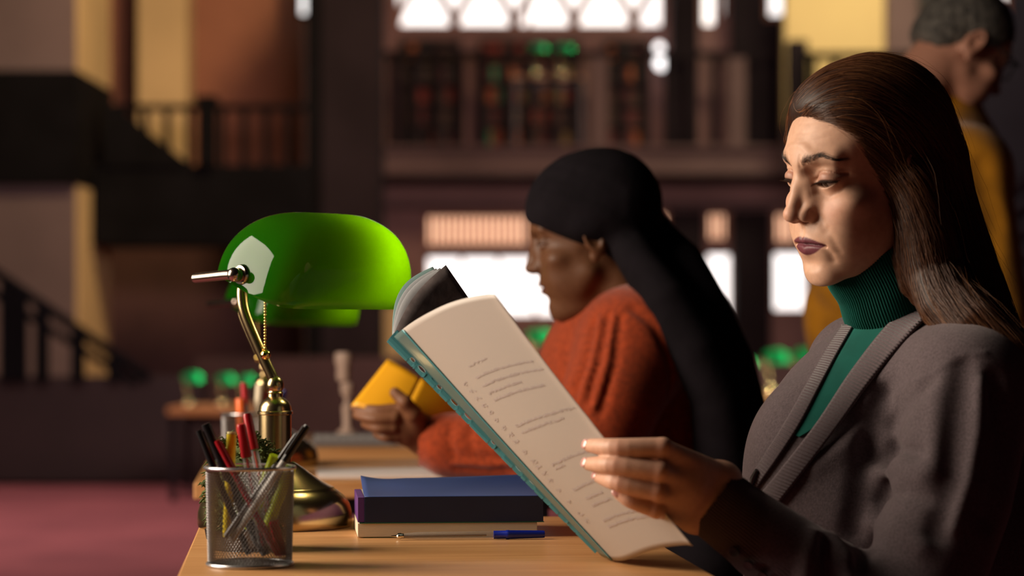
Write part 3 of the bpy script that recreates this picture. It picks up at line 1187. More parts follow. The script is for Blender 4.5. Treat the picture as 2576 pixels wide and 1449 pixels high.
def lamp_parts(root, M_GL, M_BU, lod=1):
    """lamp at the origin, foot on z = 0, reader on the side of +b"""
    b_ = Vector((0.72, -0.69, 0)).normalized()
    a_ = Vector((-b_.y, b_.x, 0))
    b = MB()
    b.lathe([(0.0, 0.0005), (0.0915, 0.0005), (0.0925, 0.004), (0.0925, 0.010), (0.0918, 0.018), (0.0890, 0.0275), (0.0830, 0.0360), (0.0750, 0.0425), (0.0715, 0.0445), (0.0705, 0.0465), (0.0685, 0.0475),
             (0.0580, 0.0530), (0.0460, 0.0610), (0.0350, 0.0690), (0.0270, 0.0745), (0.0225, 0.0770), (0.0, 0.0772)], n=64)
    b.build('base', M_BRASS, root, smooth=True)
    b = MB()
    b.lathe([(0.0, 0.0765), (0.0195, 0.0765), (0.0195, 0.1335), (0.0212, 0.1345), (0.0212, 0.1375), (0.0198, 0.1385), (0.0190, 0.144), (0.0165, 0.149), (0.0120, 0.1525),
             (0.0090, 0.155), (0.0088, 0.1585), (0.0100, 0.160), (0.0085, 0.162), (0.0080, 0.165), (0.0, 0.165)], n=48)
    b.sphere((0, 0, 0.1690), (0.0105, 0.0105, 0.0120), 24, 14)
    b.build('column', M_BRASS, root, smooth=True)
    arm = [(0.001, 0, 0.170), (-0.004, 0, 0.181), (-0.021, 0.004, 0.217), (-0.036, 0.008, 0.252), (-0.0405, 0.010, 0.272), (-0.0400, 0.011, 0.288), (-0.033, 0.012, 0.304), (-0.024, 0.013, 0.325)]
    pts = catmull(arm, 6)
    b = MB()
    b.tube(pts, 0.0066, 16)
    b.build('arm', M_BRASS, root, smooth=True)
    # shade
    C = Vector((0.044, 0.020, 0.284))
    W, Hh, LL, tilt = 0.068, 0.092, 0.116, math.radians(21)
    V, F = [], []
    ns, nt = 60, 44
    ss = [-math.cos(math.pi * i / ns) for i in range(ns + 1)]
    for s_ in ss:
        f = max(0.0, 1 - abs(s_) ** 9.0) ** (1 / 2.6)
        for j in range(nt + 1):
            th = math.pi * j / nt
            cx, sx = math.cos(th), math.sin(th)
            t_ = W * math.copysign(abs(cx) ** 0.80, cx) * (0.10 + 0.90 * f)
            z_ = Hh * abs(sx) ** 0.72 * max(0.0, 1 - abs(s_) ** (3.6 if s_ < 0 else 6.0)) ** 0.5
            bb = t_ * math.cos(tilt) + z_ * math.sin(tilt)
            zz = -t_ * math.sin(tilt) + z_ * math.cos(tilt)
            V.append(C + a_ * (LL * s_) + b_ * bb + Vector((0, 0, zz)))
    for i in range(ns):
        for j in range(nt):
            F.append((i * (nt + 1) + j, (i + 1) * (nt + 1) + j, (i + 1) * (nt + 1) + j + 1, i * (nt + 1) + j + 1))
    b = MB()
    b.add(V, F)
    sh = b.build('shade', M_GL, root, smooth=True)
    so = sh.modifiers.new('wall', 'SOLIDIFY')
    so.thickness = 0.0030
    so.offset = -1
    # pivots and yoke
    for q in (-1, 1):
        p = C + a_ * (LL * q * 0.985) + Vector((0, 0, 0.016)) + b_ * 0.004
        d = a_ * q
        R = d.to_track_quat('Z', 'Y').to_matrix()
        b = MB()
        b.lathe([(0, -0.004), (0.0125, -0.004), (0.0125, 0.001), (0.0110, 0.004), (0.0085, 0.0045), (0.0085, 0.010), (0.0070, 0.0105), (0.0070, 0.015), (0.0, 0.0155)], p, 28, R)
        b.tube([p + d * 0.013 + b_ * 0.004, p + d * 0.0135 - b_ * 0.012, p + d * 0.013 - b_ * 0.070 + Vector((0, 0, -0.003))], [0.0062, 0.0060, 0.0060], 14)
        b.sphere(p + d * 0.013 - b_ * 0.070 + Vector((0, 0, -0.003)), 0.0060, 14, 8)
        b.sphere(p + d * 0.013 + b_ * 0.001, 0.0085, 16, 10)
        b.build('yoke_arm', M_NICKEL, root, smooth=True)
    # bulb and socket
    b = MB()
    p = C + a_ * 0.070 + b_ * 0.034 + Vector((0, 0, 0.038))
    R = a_.to_track_quat('Z', 'Y').to_matrix()
    b.lathe([(0, -0.020), (0.010, -0.018), (0.0125, -0.008), (0.0125, 0.008), (0.010, 0.018), (0, 0.020)], p, 20, R)
    b.build('bulb', M_BU, root, smooth=True)
    b = MB()
    b.tube([C + a_ * -0.05 + Vector((0, 0, 0.012)), C + a_ * 0.050 + b_ * 0.024 + Vector((0, 0, 0.034))], 0.011, 14)
    b.build('socket', M_BRASS, root, smooth=True)
    # pull chain
    c0 = Vector((-0.0115, -0.004, 0.300))
    b = MB()
    n = 25
    for k in range(n):
        b.sphere(c0 + Vector((0, 0, -0.0036 * k)), 0.00170, 8, 5)
    ch = b.build('pull_chain', M_BRASS_B, root, smooth=True)
    b = MB()
    b.sphere(c0 + Vector((0.0005, 0, -0.0036 * n - 0.0045)), 0.0062, 20, 12)
    b.tube([c0 + Vector((0, 0, -0.0036 * n + 0.003)), c0 + Vector((0.0005, 0, -0.0036 * n))], 0.0022, 10)
    b.build('chain_ball', M_BRASS_B, ch, smooth=True)
    return root


def copy_thing(o, loc, label, group=None, rz=None, scale=None, mats=None):
    r = o.copy()
    COL.objects.link(r)
    r.location = loc
    if rz is not None:
        r.rotation_euler = (0, 0, rz)
    if scale:
        r.scale = (scale,) * 3
    r['label'] = label
    if group:
        r['group'] = group

    def sub(src, dst):
        for ch in list(src.children):
            c = ch.copy()
            COL.objects.link(c)
            if mats:
                for i, s_ in enumerate(c.material_slots):
                    nm_ = s_.material.name if s_.material else ''
                    if nm_ in mats:
                        s_.link = 'OBJECT'
                        s_.material = mats[nm_]
            c.parent = dst
            c.matrix_parent_inverse = ch.matrix_parent_inverse.copy()
            sub(ch, c)
    sub(o, r)
    return r


lamp = thing('banker_lamp', 'brass banker lamp with a green glass shade, standing behind the mesh pen cup', 'lamp', (0, 0, 0), 'green banker lamps')
lamp_parts(lamp, M_GREEN, M_BULB)
lamp.location = (xat(692, 2.9), 2.9, TZ)
lamp_b = copy_thing(lamp, (xat(666, 4.16), 4.16, TZ), 'brass banker lamp on the second desk, half hidden behind the nearest lamp', 'green banker lamps')
for c_ in lamp_b.children:
    if c_.name.split('.')[0] in ('shade', 'yoke_arm', 'bulb', 'socket', 'pull_chain'):
        c_.location.z -= 0.020
    if c_.name.split('.')[0] == 'bulb':
        c_.material_slots[0].link = 'OBJECT'
        c_.material_slots[0].material = M_BULB_DIM
FARM = {'green_cased_glass': M_GREEN_FAR, 'lamp_bulb': M_BULB_FAR}
for px, py, Y, H, lab in ((1352, 838, 18.2, 0.62, 'far green shaded lamp in front of the bright window, left of its pair'),
                          (1414, 838, 18.4, 0.62, 'far green shaded lamp by the orange sweater shoulder'),
                          (1872, 906, 18.6, 0.45, 'far green shaded lamp nearest the black ponytail'),
                          (1950, 888, 18.8, 0.45, 'bright far green lamp, middle of the three between the two women'),
                          (2024, 886, 18.6, 0.45, 'bright far green lamp beside the grey cardigan shoulder'),
                          (478, 944, 13.8, 0.53, 'dim green lamp farthest left, near the foot of the stair railing'),
                          (562, 948, 13.9, 0.53, 'dim green lamp left of the red pen tip on the second desk'),
                          (614, 950, 14.0, 0.53, 'dim green lamp right above the red pen tip on the second desk'),
                          (1352, 116, 27.0, 3.78, 'green glass lamp on the gallery, left one of the pair above the books'),
                          (1418, 116, 27.1, 3.78, 'green glass lamp on the gallery, right one of the pair above the books')):
    c = at(px, py, Y)
    sc = (c.z - H) / 0.345
    FARM['lamp_bulb'] = M_BULB_FAR if H < 1 and px > 1000 else M_BULB_LOW
    copy_thing(lamp, (c.x - 0.043 * sc, c.y + 0.05, H + 0.0005), lab, 'far green lamps', None, sc, FARM)

# ---------------------------------------------------------------- mesh pen cup and pens
M_MESH = mat('silver_mesh', (0.27, 0.26, 0.26), 0.32, metal=0.9)
M_RIM = mat('silver_rim', (0.55, 0.54, 0.56), 0.25, metal=0.9)


def mesh_cup(name, label, loc, group, r0=0.0415, r1=0.0435, h=0.0985, nu=74, nv=36):
    t = thing(name, label, 'pen cup', loc, group)
    V, F = [], []
    for j in range(nv + 1):
        z = 0.004 + (h - 0.006) * j / nv
        r = r0 + (r1 - r0) * j / nv
        off = 0.5 * (j % 2)
        for k in range(nu):
            th = 2 * math.pi * (k + off) / nu
            V.append((r * math.cos(th), r * math.sin(th), z))
    for j in range(0, nv - 1):
        for k in range(nu):
            if j % 2 == 0:
                F.append((j * nu + k, (j + 1) * nu + k, (j + 2) * nu + k, (j + 1) * nu + (k - 1) % nu))
            else:
                F.append((j * nu + k, (j + 1) * nu + (k + 1) % nu, (j + 2) * nu + k, (j + 1) * nu + k))
    me = bpy.data.meshes.new('mesh_wall')
    me.from_pydata(V, [], F)
    o = link_mesh('mesh_wall', me, M_MESH, None, False)
    w = o.modifiers.new('wire', 'WIREFRAME')
    w.thickness = 0.00115
    w.use_even_offset = False
    o.parent = t
    for nm, z, r, rad in (('rim', h, r1 + 0.0008, 0.0020), ('base_ring', 0.0022, r0 + 0.0006, 0.0021)):
        b = MB()
        b.tube([(r * math.cos(2 * math.pi * k / 72), r * math.sin(2 * math.pi * k / 72), z) for k in range(72)], rad, 10, close=True)
        b.build(nm, M_RIM, None, smooth=True).parent = t
    b = MB()
    b.lathe([(0, 0.0015), (r0, 0.0015), (r0, 0.0030), (0, 0.0030)], n=48)
    b.build('bottom', M_MESH, None).parent = t
    return t


CUP = Vector((xat(629, 2.42), 2.42, TZ))
mesh_cup('pen_cup', 'silver wire mesh pen cup full of pens at the front corner of the desk', CUP, None)

PM = {}


def plastic(n, c, rough=0.28, **k):
    if n not in PM:
        PM[n] = mat('plastic_' + n, c, rough, **k)
    return PM[n]


M_CLEAR = mat('clear_plastic', (0.60, 0.60, 0.62), 0.08, alpha=0.24, spec=0.8)


def pen(name, label, a, b_, kind, col, r=0.0042, group='pens in the mesh cup', ratio=0.33):
    """a pen from end a (shown end) to end b_; cap at a"""
    a, b_ = Vector(a), Vector(b_)
    d = (b_ - a)
    L_ = d.length
    d.normalize()
    R = d.to_track_quat('Z', 'Y').to_matrix()
    t = thing(name, label, 'pen', a, group)
    o = []
    capm = plastic(col[0], col[1])
    if kind == 'ball':       # clear barrel with cap and refill
        c = L_ * ratio
        m = MB().lathe([(0, 0), (r * 0.80, 0.0002), (r * 1.0, 0.003), (r * 1.15, c - 0.002), (r * 1.15, c), (0, c)], a, 16, R)
        side = R @ Vector((1, 0, 0))
        m.tube([a + d * 0.004 + side * (r + 0.0018), a + d * (c * 0.95) + side * (r + 0.0018)], 0.0011, 8)
        m.build('cap', capm, t, smooth=True)
        MB().lathe([(r * 0.95, c + 0.0003), (r * 0.95, L_ - 0.012), (r * 0.75, L_ - 0.010), (r * 0.4, L_ - 0.002)], a, 16, R, cap=False).build('barrel', M_CLEAR, t, smooth=True)
        MB().tube([a + d * (c + 0.002), b_ - d * 0.004], 0.0012, 8).build('refill', plastic(col[2], col[3]), t, smooth=True)
    elif kind == 'marker':
        c = L_ * ratio
        m = MB().lathe([(0, 0), (r * 0.85, 0.0003), (r * 0.95, 0.004), (r * 1.08, c), (0, c + 0.0002)], a, 18, R)
        side = R @ Vector((0.8, 0.6, 0))
        m.tube([a + d * 0.003 + side * (r + 0.0018), a + d * (c * 0.85) + side * (r + 0.0018)], 0.0013, 8)
        m.build('cap', capm, t, smooth=True)
        MB().lathe([(0, c + 0.0003), (r, c + 0.0004), (r, L_ - 0.003), (r * 0.8, L_), (0, L_ + 0.0002)], a, 18, R).build('barrel', plastic(col[2], col[3]), t, smooth=True)
    elif kind == 'high':     # square shouldered highlighter
        c = L_ * ratio
        MB().lathe([(0, 0), (r * 0.96, 0.0002), (r, 0.0012), (r, c), (0, c + 0.0002)], a, 18, R).build('cap', capm, t, smooth=True)
        MB().lathe([(0, c + 0.0003), (r * 1.06, c + 0.0004), (r * 1.06, L_ - 0.004), (r * 0.9, L_), (0, L_ + 0.0002)], a, 18, R).build('barrel', plastic(col[2], col[3]), t, smooth=True)
    return t


BLACK = ('black', (0.012, 0.012, 0.014))
RED = ('red', (0.42, 0.012, 0.020))
YEL = ('yellow', (0.90, 0.68, 0.015))
LIME = ('lime', (0.62, 0.80, 0.020))
WHITE = ('white', (0.62, 0.58, 0.54))
GREY = ('grey', (0.22, 0.21, 0.22))
OR = ('orange', (0.85, 0.16, 0.03))
BLUE = ('blue', (0.010, 0.016, 0.20))


def inside(pt):
    """keep the lower end inside the cup wall"""
    v = Vector((pt.x - CUP.x, pt.y - CUP.y, 0))
    if v.length > 0.033:
        v = v * (0.033 / v.length)
    return Vector((CUP.x + v.x, CUP.y + v.y, max(pt.z, TZ + 0.010)))


for nm, lab, p, q_, kind, col, r, ra in (
        ('ballpoint_pen', 'thin black capped pen leaning farthest left in the mesh cup', (499, 1082, 2.405), (626, 1395, 2.405), 'marker', (*BLACK, *BLACK), 0.0034, 0.30),
        ('marker_pen', 'thick black marker next to the leftmost thin black pen in the cup', (516, 1066, 2.425), (652, 1372, 2.435), 'marker', (*BLACK, *BLACK), 0.0052, 0.34),
        ('ballpoint_pen', 'slim red pen leaning across the cup beside the black marker', (545, 1108, 2.400), (702, 1398, 2.405), 'marker', (*RED, *RED), 0.0032, 0.36),
        ('highlighter', 'upright yellow highlighter with a pale end in the mesh cup', (583, 1086, 2.432), (572, 1350, 2.428), 'high', ('pale_yellow', (0.85, 0.75, 0.35), *YEL), 0.0047, 0.02),
        ('ballpoint_pen', 'clear pen with a fat red cap, right beside the yellow highlighter', (606, 1066, 2.410), (664, 1402, 2.43), 'ball', (*RED, *RED), 0.0048, 0.25),
        ('ballpoint_pen', 'tallest clear pen with a red cap in the mesh cup', (621, 1040, 2.452), (694, 1385, 2.446), 'ball', (*RED, *RED), 0.0044, 0.26),
        ('ballpoint_pen', 'pen with a long black cap leaning to the right in the cup', (774, 1070, 2.41), (583, 1362, 2.398), 'marker', (*BLACK, *WHITE), 0.0037, 0.31),
        ('ballpoint_pen', 'grey barrelled pen crossing beside the white one with the black cap', (748, 1092, 2.428), (560, 1352, 2.392), 'marker', (*BLACK, *GREY), 0.0030, 0.28),
        ('highlighter', 'lime green highlighter standing at the middle of the cup', (692, 1146, 2.420), (625, 1330, 2.440), 'high', (*LIME, *LIME), 0.0056, 0.4),
        ('highlighter', 'lime green highlighter leaning against the right wall of the cup', (733, 1172, 2.425), (668, 1335, 2.425), 'high', (*LIME, *LIME), 0.0056, 0.4),
        ('ballpoint_pen', 'red pen standing cap down at the right inside the mesh cup', (712, 1418, 2.418), (655, 1192, 2.43), 'ball', (*RED, *RED), 0.0046, 0.42),
        ('ballpoint_pen', 'black pen standing cap down at the bottom of the mesh cup', (668, 1420, 2.43), (590, 1215, 2.45), 'ball', (*BLACK, *BLACK), 0.0046, 0.34)):
    pa, pb = at(*p), at(*q_)
    if p[1] > q_[1]:
        pa = inside(pa)
    else:
        pb = inside(pb)
    pen(nm, lab, pa, pb, kind, col, r, 'pens in the near mesh cup', ra)

# second cup on the second desk
CUP2 = Vector((xat(627, 3.9), 3.9, TZ))
mesh_cup('pen_cup', 'blurred mesh pen cup with pens on the second desk', CUP2, None, nu=60, nv=30)
for nm, lab, p, q_, kind, col, r in (
        ('ballpoint_pen', 'blurred pen with a red tip on the second desk, tallest in its cup', (612, 962, 3.90), (625, 1120, 3.9), 'marker', (*RED, *GREY), 0.0050),
        ('highlighter', 'blurred orange highlighter in the cup on the second desk', (604, 1002, 3.88), (610, 1120, 3.88), 'high', (*OR, *OR), 0.0075),
        ('highlighter', 'blurred cream highlighter in the cup on the second desk', (654, 966, 3.90), (642, 1130, 3.9), 'high', ('cream', (0.62, 0.52, 0.36), 'cream', (0.62, 0.52, 0.36)), 0.0070),
        ('ballpoint_pen', 'blurred red pen between cream highlighter and blue pen, second desk', (667, 985, 3.91), (655, 1130, 3.91), 'marker', (*RED, *RED), 0.0050),
        ('ballpoint_pen', 'blurred blue pen in the cup on the second desk', (716, 982, 3.92), (664, 1128, 3.91), 'marker', (*BLUE, *BLUE), 0.0050)):
    pen(nm, lab, at(*p), at(*q_), kind, col, r, 'pens in the far mesh cup', 0.35)

# ---------------------------------------------------------------- curly moss plant behind the cup
M_MOSS = mat('moss_green', (0.055, 0.085, 0.012), 0.8, noise=(60, 0.6), col2=(0.10, 0.13, 0.02))
M_POT = mat('dark_bronze_pot', (0.10, 0.075, 0.05), 0.3, metal=0.8)
moss = thing('moss_plant', 'curly green moss plant between the mesh pen cup and the brass lamp', 'plant', (xat(618, 2.60), 2.60, TZ))
mc = Vector((xat(618, 2.60), 2.60, TZ + 0.066))
MB().lathe([(0, 0.0005), (0.036, 0.0005), (0.042, 0.012), (0.044, 0.022), (0.040, 0.022), (0.038, 0.014), (0, 0.014)], (mc.x, mc.y, TZ), 40).build('pot', M_POT, moss, smooth=True)
b = MB()
b.sphere(mc + Vector((0, 0, 0.002)), (0.037, 0.037, 0.054), 24, 16)
rnd = random.Random(11)
for k in range(620):
    th, zc = rnd.uniform(0, 2 * math.pi), rnd.uniform(-0.85, 1)
    rr = math.sqrt(max(0, 1 - zc * zc))
    n = Vector((rr * math.cos(th), rr * math.sin(th), zc))
    p = mc + Vector((n.x * 0.036, n.y * 0.036, n.z * 0.054))
    t1 = n.cross(Vector((rnd.uniform(-1, 1), rnd.uniform(-1, 1), rnd.uniform(-1, 1)))).normalized()
    t2 = n.cross(t1)
    ln, cr = rnd.uniform(0.008, 0.016), rnd.uniform(0.0014, 0.0028)
    pts = []
    for i in range(7):
        u = i / 6
        a = u * rnd.uniform(4, 7)
        pts.append(p + n * (ln * u) + t1 * (cr * math.cos(a) * u) + t2 * (cr * math.sin(a) * u) - Vector((0, 0, 0.004 * u * u)))
    b.tube(pts, [0.0013, 0.0013, 0.0012, 0.0011, 0.0010, 0.0008, 0.0004], 5)
b.build('foliage', M_MOSS, moss, smooth=True)

# ---------------------------------------------------------------- two books and a pen
M_BLUECOV = mat('navy_book_cover', (0.008, 0.014, 0.045), 0.4, noise=(30, 0.15))
M_BLUETOP = mat('blue_cover_inside', (0.035, 0.062, 0.20), 0.42, noise=(14, 0.15))
M_PAGES = mat('book_page_edges', (0.62, 0.50, 0.36), 0.9, wave=(220, 0.15, 0.0004, 'Z', 0.3))
M_PURPLE = mat('purple_flyleaf', (0.075, 0.015, 0.13), 0.6)
M_GREENCOV = mat('green_book_cover', (0.012, 0.12, 0.075), 0.4)
F0 = Vector((xat(900, 2.735), 2.735, TZ))        # near left corner of the lower book


def local_box(b, o, x0, x1, y0, y1, z0, z1, mi=0):
    P = []
    for x in (x0, x1):
        for y in (y0, y1):
            for z in (z0, z1):
                P.append(o + AW * x + AX * y + Vector((0, 0, z)))
    return b.add(P, [(0, 1, 3, 2), (4, 6, 7, 5), (0, 4, 5, 1), (2, 3, 7, 6), (0, 2, 6, 4), (1, 5, 7, 3)], mi)


bk = thing('book', 'lower paperback with cream page edges and thin green cover under the navy book', 'book', F0, 'books on the near desk')
b = MB()
local_box(b, F0, 0.000, 0.204, 0.0, 0.150, 0.0010, 0.0165)
b.build('page_block', M_PAGES, bk, bevel=0.0004)
for z in (0.0001, 0.0166):
    b = MB()
    local_box(b, F0, 0.006 if z < 0.01 else 0.002, 0.2055 if z < 0.01 else 0.212, 0.001 if z < 0.01 else -0.001, 0.150, z, z + 0.0008)
    b.build('cover', M_GREENCOV, bk)
bk2 = thing('book', 'navy blue paperback on top of the pair, its cover lifting at the back', 'book', F0 + Vector((0, 0, 0.0175)), 'books on the near desk')
G0 = F0 + Vector((0, 0, 0.0176)) + AW * 0.0035
b = MB()
local_box(b, G0, -0.003, 0.2045, 0.003, 0.146, 0.0006, 0.0278)
b.build('page_block', M_PAGES, bk2, bevel=0.0003)
b = MB()
local_box(b, G0, -0.0034, 0.004, -0.0002, 0.140, 0.0003, 0.0284)
b.build('flyleaf', M_PURPLE, bk2, bevel=0.0003)
b = MB()
local_box(b, G0, 0.0042, 0.2075, -0.0010, 0.0015, 0.0, 0.0290)
local_box(b, G0, 0.0042, 0.2075, 0.0015, 0.146, 0.0, 0.0006)
b.build('spine', M_BLUECOV, bk2, bevel=0.0004)
V, F = [], []
nx, ny = 30, 20
for j in range(ny + 1):
    for i in range(nx + 1):
        u, v = i / nx, j / ny
        lift = 0.0105 * v ** 1.6 + 0.0045 * v ** 3 * (1 - u) ** 6 + 0.006 * v * v * max(0, u - 0.15) - 0.0012 * v * math.sin(math.pi * min(1, u * 4))
        V.append(G0 + AW * (0.0042 + 0.2030 * u) + AX * (-0.0008 + 0.147 * v) + Vector((0, 0, 0.0291 + lift)))
for j in range(ny):
    for i in range(nx):
        k = j * (nx + 1) + i
        F.append((k, k + 1, k + nx + 2, k + nx + 1))
b = MB().add(V, F)
o = b.build('front_cover', M_BLUETOP, bk2, smooth=True)
s_ = o.modifiers.new('wall', 'SOLIDIFY')
s_.thickness = 0.0006

# pen lying along the books
pa, pb = Vector((xat(984, 2.708), 2.708, TZ + 0.0046)), Vector((xat(1370, 2.722), 2.722, TZ + 0.0056))
d = (pb - pa).normalized()
R = d.to_track_quat('Z', 'Y').to_matrix()
L_ = (pb - pa).length
pn = thing('ballpoint_pen', 'clear ballpoint pen with a blue end lying in front of the two books', 'pen', pa)
M_CLEARB = mat('clear_barrel', (0.42, 0.37, 0.32), 0.06, alpha=0.34, spec=0.9)
MB().lathe([(0, 0), (0.0006, 0.0002), (0.0013, 0.006), (0.0016, 0.0062), (0.0032, 0.0075), (0.0034, 0.0105), (0.0026, 0.0125), (0.0030, 0.014), (0, 0.0141)], pa, 18, R).build(
    'tip', mat('steel_tip', (0.75, 0.70, 0.62), 0.15, metal=1.0), pn, smooth=True)
MB().lathe([(0.0030, 0.0143), (0.0038, 0.025), (0.0042, 0.030), (0.0042, L_ * 0.655), (0.0036, L_ * 0.665)], pa, 20, R, cap=False).build('barrel', M_CLEARB, pn, smooth=True)
MB().tube([pa + d * 0.013, pa + d * (L_ * 0.62)], 0.0013, 10).build('refill', mat('refill_brown', (0.16, 0.10, 0.07), 0.3), pn, smooth=True)
m = MB().lathe([(0, L_ * 0.666), (0.0046, L_ * 0.667), (0.0046, L_ * 0.745), (0.0052, L_ * 0.75), (0.0052, L_ * 0.765), (0.0049, L_ * 0.77), (0.0042, L_ - 0.002), (0.0038, L_), (0, L_ + 0.0002)], pa, 24, R)
m.build('cap', plastic('blue_pen', (0.008, 0.020, 0.30), 0.30), pn, smooth=True)

# ---------------------------------------------------------------- second and third desk: papers, keyboard, candlestick
M_PAPER = mat('white_paper', (0.66, 0.58, 0.55), 0.9)
pp = Vector((xat(800, 3.80), 3.80, TZ + 0.0002))
o = MB()
local_box(o, pp, 0.0, 0.22, 0.0, 0.22, 0.0, 0.004)
tag(o.build('paper_stack', M_PAPER, None), 'white papers lying under the orange sleeve on the second desk', 'paper')
kb = thing('keyboard', 'grey keyboard lying on the third desk behind the yellow book', 'keyboard', (xat(790, 4.86), 4.86, TZ))
kp = Vector((xat(785, 4.84), 4.84, TZ + 0.0002))
M_KB = mat('keyboard_grey', (0.18, 0.16, 0.16), 0.6)
b = MB()
local_box(b, kp, 0, 0.16, 0, 0.13, 0, 0.014)
b.build('base', M_KB, kb, bevel=0.002)
b = MB()
for i in range(9):
    for j in range(5):
        local_box(b, kp, 0.006 + i * 0.0168, 0.006 + i * 0.0168 + 0.0145, 0.010 + j * 0.022, 0.028 + j * 0.022, 0.0142, 0.0195)
b.build('keys', mat('key_grey', (0.34, 0.31, 0.30), 0.6), kb)
M_PALE = mat('pale_turned_wood', (0.66, 0.46, 0.37), 0.5)
cs = at(866, 1090, 5.33)
cd = thing('candlestick', 'pale turned candlestick standing blurred behind the yellow book', 'candlestick', (cs.x, cs.y, TZ))
MB().lathe([(0, 0.0002), (0.022, 0.0002), (0.022, 0.008), (0.012, 0.014), (0.009, 0.022), (0.011, 0.050), (0.012, 0.062), (0.006, 0.070), (0.006, 0.082), (0.014, 0.092), (0.015, 0.110), (0.010, 0.116), (0, 0.117)],
           (cs.x + 0.006, cs.y, TZ), 28).build('foot', M_PALE, cd, smooth=True)
MB().lathe([(0, 0.1172), (0.012, 0.118), (0.016, 0.128), (0.015, 0.150), (0.019, 0.160), (0.019, 0.176), (0.016, 0.182), (0, 0.183)], (cs.x - 0.002, cs.y, TZ), 28).build('holder', M_PALE, cd, smooth=True)
# globe lamps hanging in front of the gallery
M_GLOBE = mat('lit_globe', (0.9, 0.9, 0.9), 0.3, emit=(1.0, 0.95, 0.95), estr=2.6)
for px, py, Y, r, lab in ((1658, 120, 27.62, 0.055, 'small pale lit globe, upper of the two beside the wide gallery post'), (1664, 159, 27.62, 0.078, 'brighter pale lit globe just below its smaller twin'),
                          (1942, 46, 27.62, 0.03, 'tiny warm lit globe beside the bright window at the right')):
    c = at(px, py, Y)
    g = thing('globe_lamp', lab, 'lamp', c, 'lit globe lamps')
    MB().sphere(c, r, 18, 12).build('globe', M_GLOBE, g, smooth=True)
    MB().tube([c + Vector((0, r - 0.003, 0)), c + Vector((0, 0.385, 0))], 0.008, 8).build('bracket', M_DARKWOOD, g, smooth=True)

# ---------------------------------------------------------------- document folder
fold = thing('document_folder', 'open plastic document folder with teal punched spine, held by the grey cardigan woman', 'folder', at(1503, 1393, 2.50))
S0, S1 = at(985, 853, 2.56), at(1504, 1392, 2.50)
R0, R1 = at(1246, 714, 2.39), at(1743, 1366, 2.33)
fn = ((R0 - S0).cross(S1 - S0)).normalized()
if fn.y > 0:
    fn = -fn                                             # towards the camera


def sheet(u, v, off=0.0):
    """a point of the front leaf: u from the spine to the open edge, v from the top to the bottom"""
    p = (S0.lerp(S1, v)).lerp(R0.lerp(R1, v), u)
    bow = 0.016 * math.sin(math.pi * min(1, u * 1.05)) + 0.006 * math.sin(math.pi * v) * u
    curl = 0.018 * max(0, u - 0.6) ** 2 / 0.16 * (1 - 1.5 * v if v < 0.5 else 0.25)
    edge = (R1 - R0).normalized()
    return p + fn * (bow + off) - Vector((0, 0, 1)) * curl * 0.6 + edge * (-0.008 * math.sin(math.pi * u) * (1 - v) + 0.004 * math.sin(2 * math.pi * u) * v)


def sheet_mesh(name, u0, u1, v0, v1, m, parent, off=0.0, nu=36, nv=48, thick=0.0005, fnc=None):
    fnc = fnc or sheet
    V = [fnc(u0 + (u1 - u0) * i / nu, v0 + (v1 - v0) * j / nv, off) for j in range(nv + 1) for i in range(nu + 1)]
    F = [(j * (nu + 1) + i, j * (nu + 1) + i + 1, (j + 1) * (nu + 1) + i + 1, (j + 1) * (nu + 1) + i) for j in range(nv) for i in range(nu)]
    o = MB().add(V, F).build(name, m, parent, smooth=True)
    if thick:
        s = o.modifiers.new('wall', 'SOLIDIFY')
        s.thickness = thick
    return o


def thin_sheet(name, col, tr, fac, rough, coat=0.0, noise=None, alpha=1.0):
    m = mat(name, col, rough, coat=coat, noise=noise, alpha=alpha)
    N, L = m.node_tree.nodes, m.node_tree.links
    t = N.new('ShaderNodeBsdfTranslucent')
    t.inputs['Color'].default_value = (*tr, 1)
    x = N.new('ShaderNodeMixShader')
    x.inputs['Fac'].default_value = fac
    L.new(N['Principled BSDF'].outputs[0], x.inputs[1])
    L.new(t.outputs[0], x.inputs[2])
    L.new(x.outputs[0], N['Material Output'].inputs['Surface'])
    return m


M_SHEET = thin_sheet('frosted_sheet', (0.66, 0.58, 0.52), (0.75, 0.66, 0.58), 0.35, 0.45)
M_TEAL = thin_sheet('teal_plastic', (0.12, 0.38, 0.42), (0.22, 0.60, 0.64), 0.35, 0.25, coat=0.4)
M_TEAL2 = thin_sheet('smoky_teal_plastic', (0.16, 0.24, 0.22), (0.22, 0.35, 0.31), 0.3, 0.3, coat=0.3)
sheet_mesh('front_sheet', 0.205, 1.0, 0.0, 1.0, M_SHEET, fold)
sheet_mesh('binding_flap', 0.065, 0.218, 0.0, 0.998, M_TEAL2, fold, 0.0007, 8, 48)
sheet_mesh('flap_edge', 0.208, 0.226, 0.002, 0.998, M_TEAL, fold, 0.0013, 2, 48, 0.0008)
# punched spine strip: real holes
HV = [((1048, 905), 0), ((1070, 930), 1), ((1115, 975), 0), ((1152, 1015), 1), ((1187, 1050), 1), ((1252, 1115), 0), ((1315, 1182), 1), ((1348, 1216), 1), ((1388, 1258), 0), ((1427, 1300), 1), ((1452, 1327), 0)]


def strip_pt(w, v, off=0.0):
    """w from the free edge (0) to the inner fold (1), v from the top to the bottom"""
    top = [at(977, 862, 2.556), at(1003, 832, 2.556)]
    bot = [at(1501, 1394, 2.497), at(1528, 1366, 2.497)]
    p = (top[0].lerp(bot[0], v)).lerp(top[1].lerp(bot[1], v), w)
    return p + fn * (0.004 * math.sin(math.pi * w) * 0.6 + 0.0022 + off) + Vector((0, 0, 0.0020))


